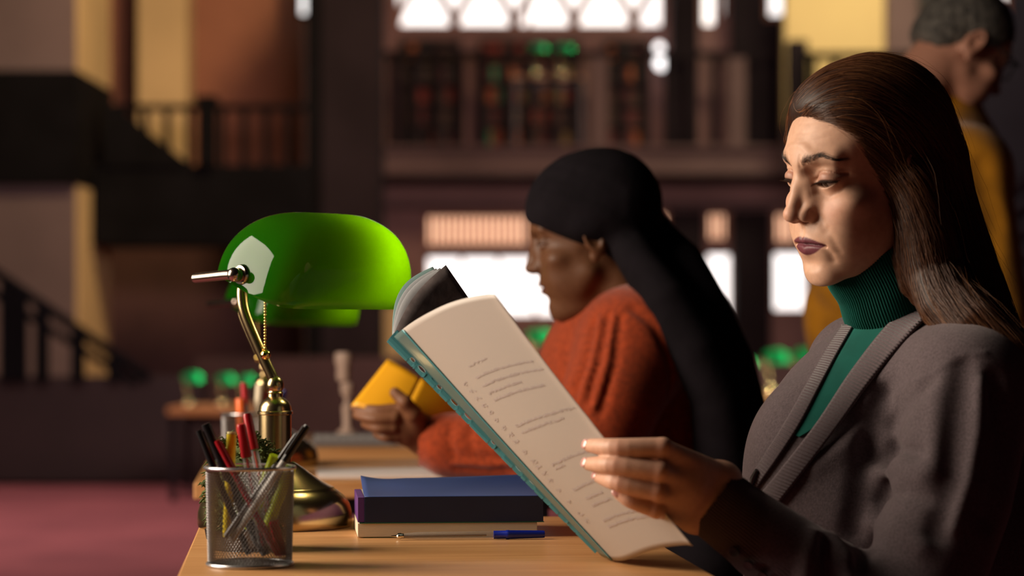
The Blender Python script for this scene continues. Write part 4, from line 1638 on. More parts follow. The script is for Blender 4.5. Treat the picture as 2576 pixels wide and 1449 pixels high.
V, F = [], []
vs = []
for (px, py), big in HV:
    v = ((px - 990) * 0.70 + (py - 847) * 0.714) / ((1514 - 990) * 0.70 + (1380 - 847) * 0.714)
    vs.append((v, 0.0165 if big else 0.0100))
vs.sort()
n = 20


def add_v(w, v):
    V.append(strip_pt(w, v))
    return len(V) - 1


prev = 0.0
RIMS = []
for v, hl in vs:
    d_ = hl + 0.006
    a0, a1 = v - d_, v + d_
    if a0 > prev + 1e-4:
        k = max(1, int((a0 - prev) / 0.02))
        for s__ in range(k):
            q0, q1 = prev + (a0 - prev) * s__ / k, prev + (a0 - prev) * (s__ + 1) / k
            for ww in range(4):
                F.append((add_v(ww / 4, q0), add_v((ww + 1) / 4, q0), add_v((ww + 1) / 4, q1), add_v(ww / 4, q1)))
    inn, out = [], []
    for k in range(n):
        th = 2 * math.pi * k / n
        c, s__ = math.cos(th), math.sin(th)
        m_ = max(abs(c), abs(s__))
        out.append(add_v(0.5 + 0.5 * c / m_, max(prev, v + d_ * s__ / m_)))
        inn.append(add_v(0.5 + 0.088 * c, v + hl * s__))
    for k in range(n):
        k2 = (k + 1) % n
        F.append((out[k], out[k2], inn[k2], inn[k]))
    RIMS.append([strip_pt(0.5 + 0.10 * math.cos(2 * math.pi * k / n), v + hl * 1.04 * math.sin(2 * math.pi * k / n), 0.0004) for k in range(n)])
    prev = a1
for ww in range(4):
    F.append((add_v(ww / 4, prev), add_v((ww + 1) / 4, prev), add_v((ww + 1) / 4, 1.0), add_v(ww / 4, 1.0)))
sp = MB().add(V, F).build('spine_strip', M_TEAL, fold)
s_ = sp.modifiers.new('wall', 'SOLIDIFY')
s_.thickness = 0.0006
M_EYE = mat('clear_hole_edge', (0.60, 0.68, 0.68), 0.15, coat=1.0)
for r_ in RIMS:
    MB().tube(r_, 0.00035, 6, close=True).build('hole_rim', M_EYE, sp, smooth=True)
# inner fold closing strip to sheet
V = []
for j in range(49):
    v = j / 48
    V += [strip_pt(1.0, v), sheet(0.068, v, 0.0)]
F = [(2 * j, 2 * j + 1, 2 * j + 3, 2 * j + 2) for j in range(48)]
MB().add(V, F).build('spine_fold', M_TEAL, fold, smooth=True)


# far leaves
def far_leaf(top_r, bend, dy):
    T = at(*top_r)
    off_ = T - S0

    def f(u, v, off=0.0):
        base = S0.lerp(S1, v * 0.96)
        w = off_ * (1 - 0.55 * v)
        side = Vector((-0.6, 0, 0.5))
        return base + w * u + side * (bend * math.sin(math.pi * u) * (1 - 0.3 * v)) + Vector((0, 0.004 + dy, 0)) - Vector((0, 0, 1)) * 0.0
    return f


M_POCKET = mat('dark_glossy_pocket', (0.20, 0.16, 0.155), 0.22, coat=1.0, noise=(40, 0.4), bump=(35, 0.5, 0.004))
M_TEALP = thin_sheet('pale_teal_cover', (0.34, 0.48, 0.47), (0.5, 0.65, 0.63), 0.35, 0.35)
M_WHITE_S = thin_sheet('white_leaf', (0.55, 0.55, 0.57), (0.6, 0.6, 0.6), 0.3, 0.6)
sheet_mesh('back_cover', 0.02, 1.0, 0, 1, M_TEALP, fold, 0, 16, 24, 0.0006, far_leaf((1087, 671, 2.70), 0.024, 0.010))
sheet_mesh('inner_sheet', 0.02, 1.0, 0, 1, M_WHITE_S, fold, 0, 16, 24, 0.0004, far_leaf((1096, 675, 2.695), 0.021, 0.007))
sheet_mesh('inner_sheet', 0.02, 1.0, 0, 1, M_WHITE_S, fold, 0, 16, 24, 0.0004, far_leaf((1106, 674, 2.692), 0.018, 0.005))
sheet_mesh('plastic_pocket', 0.02, 1.0, 0, 1, M_POCKET, fold, 0, 16, 24, 0.0004, far_leaf((1121, 667, 2.685), 0.010, 0.0))
# faint print that shows through the frosted leaf
M_INK = mat('faint_print', (0.46, 0.38, 0.36), 0.8)
b = MB()
rnd = random.Random(3)


def scribble(u0, u1, v, amp, ph):
    n_ = max(3, int((u1 - u0) * 90))
    pts = []
    for i in range(n_ + 1):
        u = u0 + (u1 - u0) * i / n_
        pts.append(sheet(u, v + amp * rnd.uniform(-1, 1) + 0.004 * math.sin(ph + u * 5), 0.0010))
    V, F = [], []
    for i, p in enumerate(pts):
        e = (S1 - S0).normalized() * 0.00055
        V += [p - e, p + e]
    for i in range(len(pts) - 1):
        if rnd.random() < 0.9:
            F.append((2 * i, 2 * i + 1, 2 * i + 3, 2 * i + 2))
    b.add(V, F)


scribble(0.50, 0.66, 0.215, 0.004, 0)
for v, u0, u1 in ((0.262, 0.48, 0.92), (0.295, 0.48, 0.95), (0.325, 0.48, 0.76), (0.352, 0.48, 0.88), (0.455, 0.48, 0.96), (0.482, 0.48, 0.84), (0.615, 0.50, 0.98), (0.632, 0.50, 0.60), (0.72, 0.50, 0.98),
                  (0.765, 0.54, 0.70), (0.795, 0.54, 0.72), (0.855, 0.52, 0.98), (0.880, 0.52, 0.94)):
    for k in range(2):
        scribble(u0, u1, v + 0.003 * k, 0.0022, v * 9)
for v in (0.255, 0.285, 0.315, 0.345, 0.375, 0.405, 0.440, 0.470, 0.498, 0.540, 0.582, 0.605, 0.632, 0.660, 0.70, 0.75, 0.80, 0.83):
    for k in range(2):
        scribble(0.33, 0.33 + rnd.uniform(0.035, 0.075), v + 0.006 * k, 0.004, v)
b.build('printed_text', M_INK, fold)
# ---------------------------------------------------------------- people: shared tools
CAMO = np.array([0, 0, CAMZ])


def ray(px, py):
    d = np.stack([(np.asarray(px, float) - PW / 2) / FPX, np.ones(np.shape(px)), (HORIZON - np.asarray(py, float)) / FPX], -1)
    return d / np.linalg.norm(d, axis=-1, keepdims=True)


def grad(s, P, e=0.0008):
    g = np.stack([s.ev(P[:, 0] + e, P[:, 1], P[:, 2]) - s.ev(P[:, 0] - e, P[:, 1], P[:, 2]),
                  s.ev(P[:, 0], P[:, 1] + e, P[:, 2]) - s.ev(P[:, 0], P[:, 1] - e, P[:, 2]),
                  s.ev(P[:, 0], P[:, 1], P[:, 2] + e) - s.ev(P[:, 0], P[:, 1], P[:, 2] - e)], 1)
    return g / np.maximum(np.linalg.norm(g, axis=1, keepdims=True), 1e-9)


def hit(s, pts, t0=2.0, steps=110):
    """where the surface s is seen at the given photo pixels"""
    A = np.array(pts, float)
    d = ray(A[:, 0], A[:, 1])
    t = np.full(len(A), t0)
    for _ in range(steps):
        P = CAMO + d * t[:, None]
        t += np.clip(s.ev(P[:, 0], P[:, 1], P[:, 2]), -0.02, 0.05) * 0.7
    return CAMO + d * t[:, None]


def fold3(s, P, width, depth):
    """a fold along 3-d points: depth > 0 presses a valley, depth < 0 raises a ridge"""
    P = [np.array(p, float) for p in P]

    def fn(x, y, z):
        d2 = None
        for i in range(len(P) - 1):
            ba = P[i + 1] - P[i]
            L2 = float(ba @ ba) + 1e-12
            X, Y, Z = x - P[i][0], y - P[i][1], z - P[i][2]
            t = np.clip((X * ba[0] + Y * ba[1] + Z * ba[2]) / L2, 0, 1)
            e = (X - ba[0] * t) ** 2 + (Y - ba[1] * t) ** 2 + (Z - ba[2] * t) ** 2
            d2 = e if d2 is None else np.minimum(d2, e)
        return depth * np.exp(-d2 / width ** 2)
    A = np.array(P)
    m = 2.6 * width
    return s.op(fn, A.min(0) - m, A.max(0) + m, 0.0, 'disp')


def A3(px, py, Y):
    return np.array(at(px, py, Y))


def sdf_obj(name, s, lo, hi, h, m, parent, it=1):
    V, F = s.mesh(lo, hi, h)
    V = relax(V, F, it, 0.4)
    me = mesh_np(name, V, F)
    return link_mesh(name, me, m, parent)


def surf_band(name, s, EA, EB, n_len, n_w, off, m, parent, thick=0.0016, bulge=0.0):
    """a strip lying on surface s between two lines given in photo pixels, with a uv map in metres"""
    a = np.array(catmull([(*p, 0) for p in EA], 12))[:, :2]
    b = np.array(catmull([(*p, 0) for p in EB], 12))[:, :2]

    def res(c):
        L = np.concatenate([[0], np.cumsum(np.linalg.norm(np.diff(c, axis=0), axis=1))])
        q = np.linspace(0, L[-1], n_len)
        return np.stack([np.interp(q, L, c[:, 0]), np.interp(q, L, c[:, 1])], 1)
    a, b = res(a), res(b)
    w = np.linspace(0, 1, n_w)
    G = a[:, None, :] * (1 - w[None, :, None]) + b[:, None, :] * w[None, :, None]
    P = hit(s, G.reshape(-1, 2))
    N = grad(s, P)
    o_ = off + bulge * np.sin(np.pi * np.tile(w, n_len))
    P = P + N * o_[:, None]
    idx = np.arange(n_len * n_w).reshape(n_len, n_w)
    F = np.stack([idx[:-1, :-1].ravel(), idx[:-1, 1:].ravel(), idx[1:, 1:].ravel(), idx[1:, :-1].ravel()], 1)
    me = mesh_np(name, P, F)
    uv = me.uv_layers.new(name='uv')
    L = np.concatenate([[0], np.cumsum(np.linalg.norm(np.diff(P.reshape(n_len, n_w, 3)[:, n_w // 2], axis=0), axis=1))])
    UU = np.stack([np.repeat(L, n_w), np.tile(w * 0.03, n_len)], 1)
    li = np.zeros(len(me.loops), dtype=np.int32)
    me.loops.foreach_get('vertex_index', li)
    uv.data.foreach_set('uv', UU[li].astype(np.float32).ravel())
    o = link_mesh(name, me, m, parent)
    if thick:
        k = o.modifiers.new('wall', 'SOLIDIFY')
        k.thickness = thick
        k.offset = 0
    return o


def hand_sdf(wrist, mcp, fingers, radii, thumb, thumb_r, palm_n, k=0.010):
    """wrist: (two side points, radius); mcp: four knuckles; fingers: chains of joints from each knuckle; thumb: chain from the palm"""
    s = SDF()
    (wa, wb), wr = wrist
    wa, wb = np.array(wa), np.array(wb)
    s.cap(wa, wb, wr, wr, 0.004)
    mids = []
    for i, m in enumerate(mcp):
        b0 = wa + (wb - wa) * (i / 3)
        s.cap(b0, m, wr * 0.92, 0.0086 - 0.0005 * i, k)
    pc = sum(np.array(m) for m in mcp) / 4 * 0.55 + (wa + wb) / 2 * 0.45 + np.array(palm_n) * 0.006
    s.ell(pc, (0.024, 0.024, 0.024), 0.014)
    for i, m in enumerate(mcp):
        s.ell(np.array(m) - np.array(palm_n) * 0.0032, (0.0054, 0.0054, 0.0054), 0.004)
    for ch, r in zip(fingers, radii):
        P = [np.array(p) for p in ch]
        Q = [P[0] + (P[0] - P[1]) * 0.25] + P
        C_ = catmull(Q, 4)
        R_ = list(np.interp(np.linspace(0, len(Q) - 1, len(C_)), range(len(Q)), [r[0] * 0.9, *r]))
        s.chain(C_[4:], [max(0.001, q - 0.0004) for q in R_[4:]], 0.0032)

    T = [np.array(p) for p in thumb]
    for j in range(len(T) - 1):
        s.cap(T[j], T[j + 1], thumb_r[j], thumb_r[j + 1], 0.010 if j == 0 else 0.004)
    return s


def knit(name, col, scale, strength, dist, rough=0.9, sheen=0.35, noise=(300, 0.25), col2=None):
    return mat(name, col, rough, spec=0.2, sheen=sheen, noise=noise, bump=(scale, strength, dist), col2=col2, sheen_tint=(0.9, 0.8, 0.8))


def strands(s, starts, guides, steps, step, sig, lift0, lift1, seed, wob=0.12, stop=None):
    """hairs that start on surface s and follow the guide lines along it"""
    g = np.random.default_rng(seed)
    GP = np.concatenate([np.array(q)[:-1] for q in guides])
    GT = np.concatenate([np.diff(np.array(q), axis=0) for q in guides])
    GT = GT / np.linalg.norm(GT, axis=1, keepdims=True)
    P = starts.copy()
    n = len(P)
    lift = lift0 + (lift1 - lift0) * g.random(n) ** 2
    jit = g.normal(size=(n, 3)) * wob
    out = []
    for i in range(steps):
        d = s.ev(P[:, 0], P[:, 1], P[:, 2])
        N = grad(s, P, 0.0015)
        tgt = lift * min(1.0, i / (steps * 0.5))
        P = P - N * np.clip(d - tgt, -0.01, 0.01)[:, None]
        out.append(P.copy())
        D2 = ((P[:, None, :] - GP[None]) ** 2).sum(2)
        w = np.exp(-(D2 - D2.min(1, keepdims=True)) / sig ** 2)
        T = (w @ GT) / w.sum(1, keepdims=True)
        T = T + jit * 0.6 + g.normal(size=(n, 3)) * 0.03
        T = T - N * (T * N).sum(1, keepdims=True)
        T /= np.maximum(np.linalg.norm(T, axis=1, keepdims=True), 1e-6)
        P = P + T * step
    Q = np.stack(out, 1)
    return [Q[i] for i in range(n)]


M_HAIRBASE = mat('brown_hair', (0.024, 0.009, 0.005), 0.5, spec=0.3)
M_HAIR = mat('brown_hair_strand', (0.10, 0.036, 0.015), 0.38, spec=0.45)
M_HAIR_LT = mat('light_brown_hair_strand', (0.21, 0.085, 0.030), 0.38, spec=0.45)
M_BROW = mat('brow_hair', (0.026, 0.014, 0.010), 0.5)

# ---------------------------------------------------------------- the woman in the grey cardigan
HO = np.array((0.383, 2.6, 1.147))
HM = frame(math.radians(28), math.radians(14), math.radians(-5))
HS = 0.97


def H2W(p):
    return HO + HM @ (np.array(p, float) * HS)


M_SKIN = mat('fair_skin', (0.60, 0.34, 0.23), 0.48, spec=0.35, sss=0.10, attr='tint', noise=(140, 0.10), bump=(900, 0.10, 0.0006))
w1 = thing('person', 'woman with long brown hair in a grey cardigan and green turtleneck, reading from a folder', 'person', (0.42, 2.62, 0.0), 'people in the reading hall')

hs = head_sdf()
W, F, C = head_mesh(hs, 0.00115, HM, HO, HS, (0.62, 0.36, 0.245), (0.150, 0.036, 0.050), (0.32, 0.145, 0.105), (0.58, 0.26, 0.18))
parts_V, parts_F, parts_C = [W], [F], [C]


def page_Y(px, py):
    best = None
    for i in range(41):
        for j in range(61):
            p = sheet(i / 40 * 1.0, j / 60)
            X, Z = PW / 2 + p.x / p.y * FPX, HORIZON - (p.z - CAMZ) / p.y * FPX
            e = (X - px) ** 2 + (Z - py) ** 2
            if best is None or e < best[0]:
                best = (e, p.y)
    return best[1]


yt = page_Y(1490, 1140)
ym = page_Y(1580, 1180)
FY = [yt - 0.0095, ym - 0.0105]
wr_top, wr_bot = A3(1815, 1212, 2.388), A3(1752, 1292, 2.388)
mcp = [A3(1668, 1126, 2.330), A3(1662, 1186, 2.326), A3(1656, 1237, 2.330), A3(1652, 1283, 2.340)]
fing = [[mcp[0], A3(1560, 1126, ym - 0.013), A3(1512, 1123, (ym + yt) / 2 - 0.011), A3(1484, 1121, yt - 0.0085)],
        [mcp[1], A3(1552, 1171, ym - 0.014), A3(1510, 1169, (ym + yt) / 2 - 0.012), A3(1482, 1167, yt - 0.0085)],
        [mcp[2], A3(1561, 1216, ym - 0.012), A3(1528, 1206, (ym + yt) / 2 - 0.010), A3(1508, 1199, yt - 0.0080)],
        [mcp[3], A3(1592, 1262, ym - 0.008), A3(1570, 1250, ym - 0.006), A3(1556, 1242, ym - 0.004)]]
rad = [(0.0104, 0.0096, 0.0086, 0.0070), (0.0104, 0.0096, 0.0086, 0.0070), (0.0100, 0.0090, 0.0082, 0.0066), (0.0090, 0.0080, 0.0072, 0.0058)]
pn_ = np.array((0.35, 0.93, 0.0))
thumb = [A3(1770, 1215, 2.385), A3(1690, 1160, 2.385), A3(1630, 1150, page_Y(1590, 1150) + 0.016), A3(1560, 1150, page_Y(1560, 1150) + 0.0095)]
hd = hand_sdf(((wr_top, wr_bot), 0.0195), mcp, fing, rad, thumb, (0.016, 0.0120, 0.0098, 0.0075), pn_)
fa = A3(2010, 1425, 2.388)
hd.cap((wr_top + wr_bot) / 2, fa, 0.0255, 0.036, 0.012)
V_, F_ = hd.mesh(np.minimum.reduce([fing[0][3], fing[1][3], mcp[0], fa]) - 0.05, np.maximum.reduce([fing[0][3], mcp[0], fa]) + 0.045, 0.0012)
V_ = relax(V_, F_, 1, 0.35)
C_ = np.tile(np.array((0.62, 0.35, 0.24)), (len(V_), 1))
for ch, r in zip(fing, rad):                       # nails and knuckles
    a, b_ = ch[2], ch[3]
    d = (b_ - a) / np.linalg.norm(b_ - a)
    up = -pn_ + np.array((0, 0, 0.45))
    up = up - d * (up @ d)
    up /= np.linalg.norm(up)
    c = b_ + d * r[3] * 0.25 + up * r[3] * 0.85
    q = V_ - c
    m = np.exp(-((q @ d) / 0.0050) ** 4 - ((q @ np.cross(d, up)) / 0.0042) ** 4 - ((q @ up) / 0.0040) ** 2)[:, None]
    C_ = C_ * (1 - 0.85 * m) + np.array((0.62, 0.27, 0.24)) * 0.85 * m
    for j in (0, 1):
        m = np.exp(-(((V_ - ch[j] + pn_ * 0.008) ** 2).sum(1)) / 0.009 ** 2)[:, None]
        C_ = C_ * (1 - 0.5 * m) + np.array((0.56, 0.26, 0.18)) * 0.5 * m
parts_V.append(V_)
parts_F.append(F_)
parts_C.append(C_)

# hidden body core: torso, arms, the other hand, legs
core = SDF()
NB = A3(2292, 900, 2.645)
core.cap(H2W((0, -0.030, -0.120)), NB, 0.048, 0.055, 0.02)
SL, SR = A3(2432, 965, 2.485), A3(2165, 925, 2.805)
HIPS = np.array((0.50, 2.65, 0.56))
core.cap(SL, SR, 0.050, 0.050, 0.03)
core.cap(A3(2270, 1050, 2.65), HIPS, 0.105, 0.125, 0.05)
EL = A3(2275, 1610, 2.395)
core.chain([SL, EL, fa], [0.048, 0.040, 0.032], 0.02)
ER = A3(2085, 1560, 2.83)
WR = A3(1930, 1545, 2.745)
core.chain([SR, ER, WR], [0.046, 0.038, 0.025], 0.02)
hx = np.array((-0.30, -0.10, -0.95))
hx /= np.linalg.norm(hx)
for i in range(4):
    o_ = np.array((0, 0.018 - 0.012 * i, -0.004 * i))
    m0 = WR + hx * 0.075 + o_
    core.cap(WR + o_ * 0.6, m0, 0.014, 0.010, 0.012)
    core.chain([m0, m0 + hx * 0.035 - np.array((0, 0, 0.010)), m0 + hx * 0.050 - np.array((0, 0, 0.032)), m0 + hx * 0.042 - np.array((0, 0, 0.048))], [0.0088, 0.0080, 0.0072, 0.006], 0.004)
core.chain([WR + hx * 0.02, WR + hx * 0.05 + np.array((0, -0.025, 0)), WR + hx * 0.085 + np.array((0, -0.030, -0.006))], [0.013, 0.010, 0.0075], 0.008)
for q in (-1, 1):
    kn = np.array((0.06, 2.66 + 0.10 * q, 0.52))
    core.chain([HIPS + np.array((0, 0.085 * q, 0)), kn, np.array((0.10, 2.66 + 0.10 * q, 0.10))], [0.080, 0.055, 0.038], 0.03)
V_, F_ = core.mesh((-0.10, 2.25, 0.03), (0.72, 2.98, 1.10), 0.0075)
parts_V.append(V_)
parts_F.append(F_)
parts_C.append(np.tile(np.array((0.60, 0.34, 0.23)), (len(V_), 1)))


def join_body(name, Vs, Fs, Cs, m, parent):
    b0, FF = 0, []
    for v, f in zip(Vs, Fs):
        FF.append(f + b0)
        b0 += len(v)
    me = mesh_np(name, np.concatenate(Vs), np.concatenate(FF))
    set_color(me, 'tint', np.concatenate(Cs))
    return link_mesh(name, me, m, parent)


M_NAIL = mat('fingernail', (0.62, 0.30, 0.27), 0.18, spec=0.6, coat=0.6)
NAILS = []
for ch, r in zip(fing, rad):
    a, b_ = ch[2], ch[3]
    d = (b_ - a) / np.linalg.norm(b_ - a)
    up = -pn_ + np.array((-0.35, 0, 0.35))
    up = up - d * (up @ d)
    up /= np.linalg.norm(up)
    NAILS.append((b_ + d * 0.0010 + up * (r[3] * 0.86), d, np.cross(up, d), up, r[3]))
body1 = join_body('body', parts_V, parts_F, parts_C, M_SKIN, w1)
for q in (-1, 1):
    eyeball('eye', HM, HO, HS, q, (-0.10, 0.86, -0.50), [M_PUPIL, M_IRIS, M_SCLERA], w1)


for c, d, sd, up, r in NAILS:
    Rn = Matrix((d, sd, up)).transposed()
    MB().sphere(c, (0.0052, r * 0.72, 0.0014), 16, 8, Rn).build('fingernail', M_NAIL, body1, smooth=True)


# brows and lashes
def face_y(x, z):
    ys = np.linspace(0.125, 0.03, 220)
    d = hs.ev(x[:, None], ys[None, :], z[:, None])
    i = np.argmax(d < 0, axis=1)
    return ys[i]


paths = []
g = np.random.default_rng(2)
for q in (-1, 1):
    bc = np.array(catmull([(q * 0.0110, 0.0370, 0), (q * 0.020, 0.0415, 0), (q * 0.031, 0.0455, 0), (q * 0.040, 0.0445, 0), (q * 0.050, 0.0390, 0)], 10))
    for k in range(140):
        u = g.random()
        f = u * (len(bc) - 1)
        i = min(int(f), len(bc) - 2)
        p = bc[i] + (bc[i + 1] - bc[i]) * (f - i)
        t = (bc[i + 1] - bc[i]) / np.linalg.norm(bc[i + 1] - bc[i])
        wv = (0.0022 * (1 - u) + 0.0008) * g.normal() * 0.75
        x0, z0 = p[0] - t[1] * wv, p[1] + abs(t[0]) * wv
        L = (0.0075 - 0.002 * u) * (0.7 + 0.5 * g.random())
        ang = (1.0 * (1 - u) ** 2 + 0.15) + g.normal() * 0.12
        dx, dz = t[0] * math.cos(ang), t[1] + math.sin(ang) * 0.9
        xs = x0 + dx * L * np.linspace(0, 1, 5)
        zs = z0 + dz * L * np.linspace(0, 1, 5)
        ys = face_y(xs, zs) + 0.0004 + 0.0014 * np.linspace(0, 1, 5)
        paths.append(np.array([H2W(v) for v in zip(xs, ys, zs)]))
hair_strands('eyebrows', paths, 0.00016, 0.00004, M_BROW, w1)
paths = []
for q in (-1, 1):
    for k in range(70):
        X = -0.0125 + 0.0265 * (k + g.random()) / 70
        zc = EYE[2] - 0.0040
        x = q * EYE[0] + q * X
        z = zc + X * 0.10 + 0.0032 * (1 - (X / 0.0142) ** 2)
        y = EYE[1] + math.sqrt(max(1e-6, 0.0141 ** 2 - X ** 2 - (z - EYE[2]) ** 2)) + 0.0002
        L = 0.0085 * (0.75 + 0.35 * g.random())
        s_ = np.linspace(0, 1, 6)
        out_ = np.array((q * X * 14, 1.0, 0)) / math.hypot(1, X * 14)
        P = np.array((x, y, z)) + out_[None] * (L * s_)[:, None] * 0.85 + np.array((q * 0.2, 0, 1))[None] * (L * (-0.55 * s_ + 0.55 * s_ ** 2.2))[:, None]
        paths.append(np.array([H2W(v) for v in P]))
hair_strands('eyelashes', paths, 0.00030, 0.00004, M_BROW, w1)

# ---- green turtleneck
M_TURTLE = mat('green_knit', (0.004, 0.105, 0.080), 0.85, spec=0.2, sheen=0.15, bump=(500, 0.15, 0.0006), noise=(30, 0.2))


def rib_collar(name, rings, ribs, amp, m, parent, n=720, fold=0.0):
    """rings: (centre, radius); ribs run up the collar"""
    cs = np.array(catmull([r[0] for r in rings], 10))
    rs = np.array(catmull([(r[1], 0, 0) for r in rings], 10))[:, 0]
    ax = np.gradient(cs, axis=0)
    ax /= np.linalg.norm(ax, axis=1, keepdims=True)
    V = []
    th = np.linspace(0, 2 * math.pi, n, endpoint=False)
    for i, (c, r, a) in enumerate(zip(cs, rs, ax)):
        e1 = np.cross(a, (0, 1, 0))
        e1 /= np.linalg.norm(e1)
        e2 = np.cross(a, e1)
        u = i / (len(cs) - 1)
        wob = 0.35 * np.sin(3 * th + 4 * u) * math.sin(math.pi * u) * 0.25
        rr = r + amp * np.abs(np.sin((th + wob * 0.25) * ribs / 2)) - amp * 0.5 + fold * np.sin(2 * th + 9 * u) * 0.5 + fold * np.sin(7 * u * math.pi + np.cos(th) * 3) * 0.5
        V.append(c + (e1[None] * np.cos(th)[:, None] + e2[None] * np.sin(th)[:, None]) * rr[:, None])
    V = np.array(V)
    m_ = len(cs)
    idx = np.arange(m_ * n).reshape(m_, n)
    nx = np.roll(idx, -1, 1)
    F = np.stack([idx[:-1].ravel(), nx[:-1].ravel(), nx[1:].ravel(), idx[1:].ravel()], 1)
    o = link_mesh(name, mesh_np(name, V.reshape(-1, 3), F), m, parent)
    k = o.modifiers.new('wall', 'SOLIDIFY')
    k.thickness = 0.003
    k.offset = -1
    return o


rib_collar('turtleneck_collar', [(A3(2190, 624, 2.608), 0.0550), (A3(2203, 646, 2.610), 0.0580), (A3(2232, 704, 2.614), 0.0585), (A3(2254, 764, 2.62), 0.0585), (A3(2270, 816, 2.626), 0.0590), (A3(2277, 850, 2.63), 0.0605), (A3(2280, 864, 2.632), 0.0585)],
           118, 0.0021, M_TURTLE, w1, fold=0.0016)

# ---- cardigan
M_CARD = knit('grey_brown_knit', (0.128, 0.096, 0.104), 900, 0.5, 0.0012, noise=(420, 0.35))
M_RIB = mat('ribbed_knit', (0.132, 0.098, 0.106), 0.9, spec=0.2, sheen=0.35, noise=(420, 0.25), wave=(78, 0.9, 0.0012, 'X', 0.2), coords='UV')
M_CUFF = mat('ribbed_cuff', (0.080, 0.056, 0.056), 0.92, spec=0.15, sheen=0.2, bump=(700, 0.4, 0.001))
card = SDF()
card.cap(A3(2412, 955, 2.51), A3(2170, 915, 2.79), 0.062, 0.056, 0.03)
card.cap(A3(2300, 880, 2.64), A3(2320, 960, 2.66), 0.066, 0.090, 0.04)
card.ell(A3(2215, 1100, 2.66), (0.104, 0.140, 0.106), 0.05)
card.ell(A3(2158, 1335, 2.63), (0.128, 0.160, 0.200), 0.05)
card.cap(A3(2400, 1010, 2.66), A3(2450, 1450, 2.66), 0.110, 0.130, 0.05)
card.cap(A3(2450, 1450, 2.66), HIPS + np.array((0, 0, 0.03)), 0.130, 0.150, 0.05)
card.ell(A3(2020, 1150, 2.575), (0.055, 0.060, 0.070), 0.045)
card.ell(A3(2075, 1150, 2.74), (0.045, 0.055, 0.060), 0.04)
card.chain([SR + np.array((0, 0.01, -0.01)), ER, WR + hx * -0.02], [0.060, 0.052, 0.036], 0.03)
# near sleeve
sl = [A3(2445, 972, 2.478), A3(2392, 1250, 2.432), A3(2278, 1600, 2.392)]
card.chain(sl, [0.0640, 0.0610, 0.0560], 0.020)
cuff0 = (wr_top + wr_bot) / 2 + (fa - (wr_top + wr_bot) / 2) * 0.02
M_BTN = mat('dark_button', (0.012, 0.009, 0.009), 0.35)
E_near = [(2330, 738), (2285, 778), (2215, 850), (2130, 960), (2062, 1060), (2008, 1132), (1955, 1200), (1905, 1262), (1860, 1330)]
S_near = [(2392, 772), (2345, 800), (2275, 868), (2190, 968), (2115, 1068), (2060, 1140), (2005, 1212), (1950, 1285), (1905, 1350)]
E_far = [(2152, 822), (2112, 890), (2062, 980), (2015, 1068), (1966, 1145), (1912, 1222), (1880, 1270)]
S_far = [(2122, 824), (2078, 890), (2026, 980), (1978, 1066), (1930, 1142), (1890, 1208), (1866, 1250)]
surf_band('green_top', card, [(2150, 826), (2112, 892), (2062, 982), (2015, 1070), (2000, 1095)], [(2240, 826), (2205, 868), (2125, 970), (2060, 1066), (2012, 1100)], 60, 12, 0.0010, M_TURTLE, w1)
surf_band('front_band', card, S_far, E_far, 90, 9, 0.0026, M_RIB, w1, 0.0026, 0.0006)
surf_band('front_band', card, E_near, S_near, 120, 10, 0.0042, M_RIB, w1, 0.0028, 0.0008)
P_ = hit(card, [(1902, 1222), (1916, 1182)])
N_ = grad(card, P_)
MB().tube([Vector(P_[0] + N_[0] * 0.0062), Vector((P_[0] + P_[1]) / 2 + N_[0] * 0.0072), Vector(P_[1] + N_[1] * 0.0062)], [0.0022, 0.0034, 0.0022], 12).build('button', M_BTN, w1, smooth=True)

card.chain([sl[2], A3(2030, 1435, 2.388), cuff0], [0.0560, 0.0440, 0.0335], 0.022)
adir = (cuff0 - fa) / np.linalg.norm(cuff0 - fa)


def cuff_cut(x, y, z):
    return -((x - cuff0[0]) * adir[0] + (y - cuff0[1]) * adir[1] + (z - cuff0[2]) * adir[2])


card.op(cuff_cut, cuff0 - 0.045, cuff0 + 0.045, 0.002, 'sub')
card.cap(cuff0 - adir * 0.012, cuff0 + adir * 0.05, 0.0300, 0.0310, 0.003, 'sub')


def px_fold(pts, width, depth):
    fold3(card, hit(card, pts), width, depth)


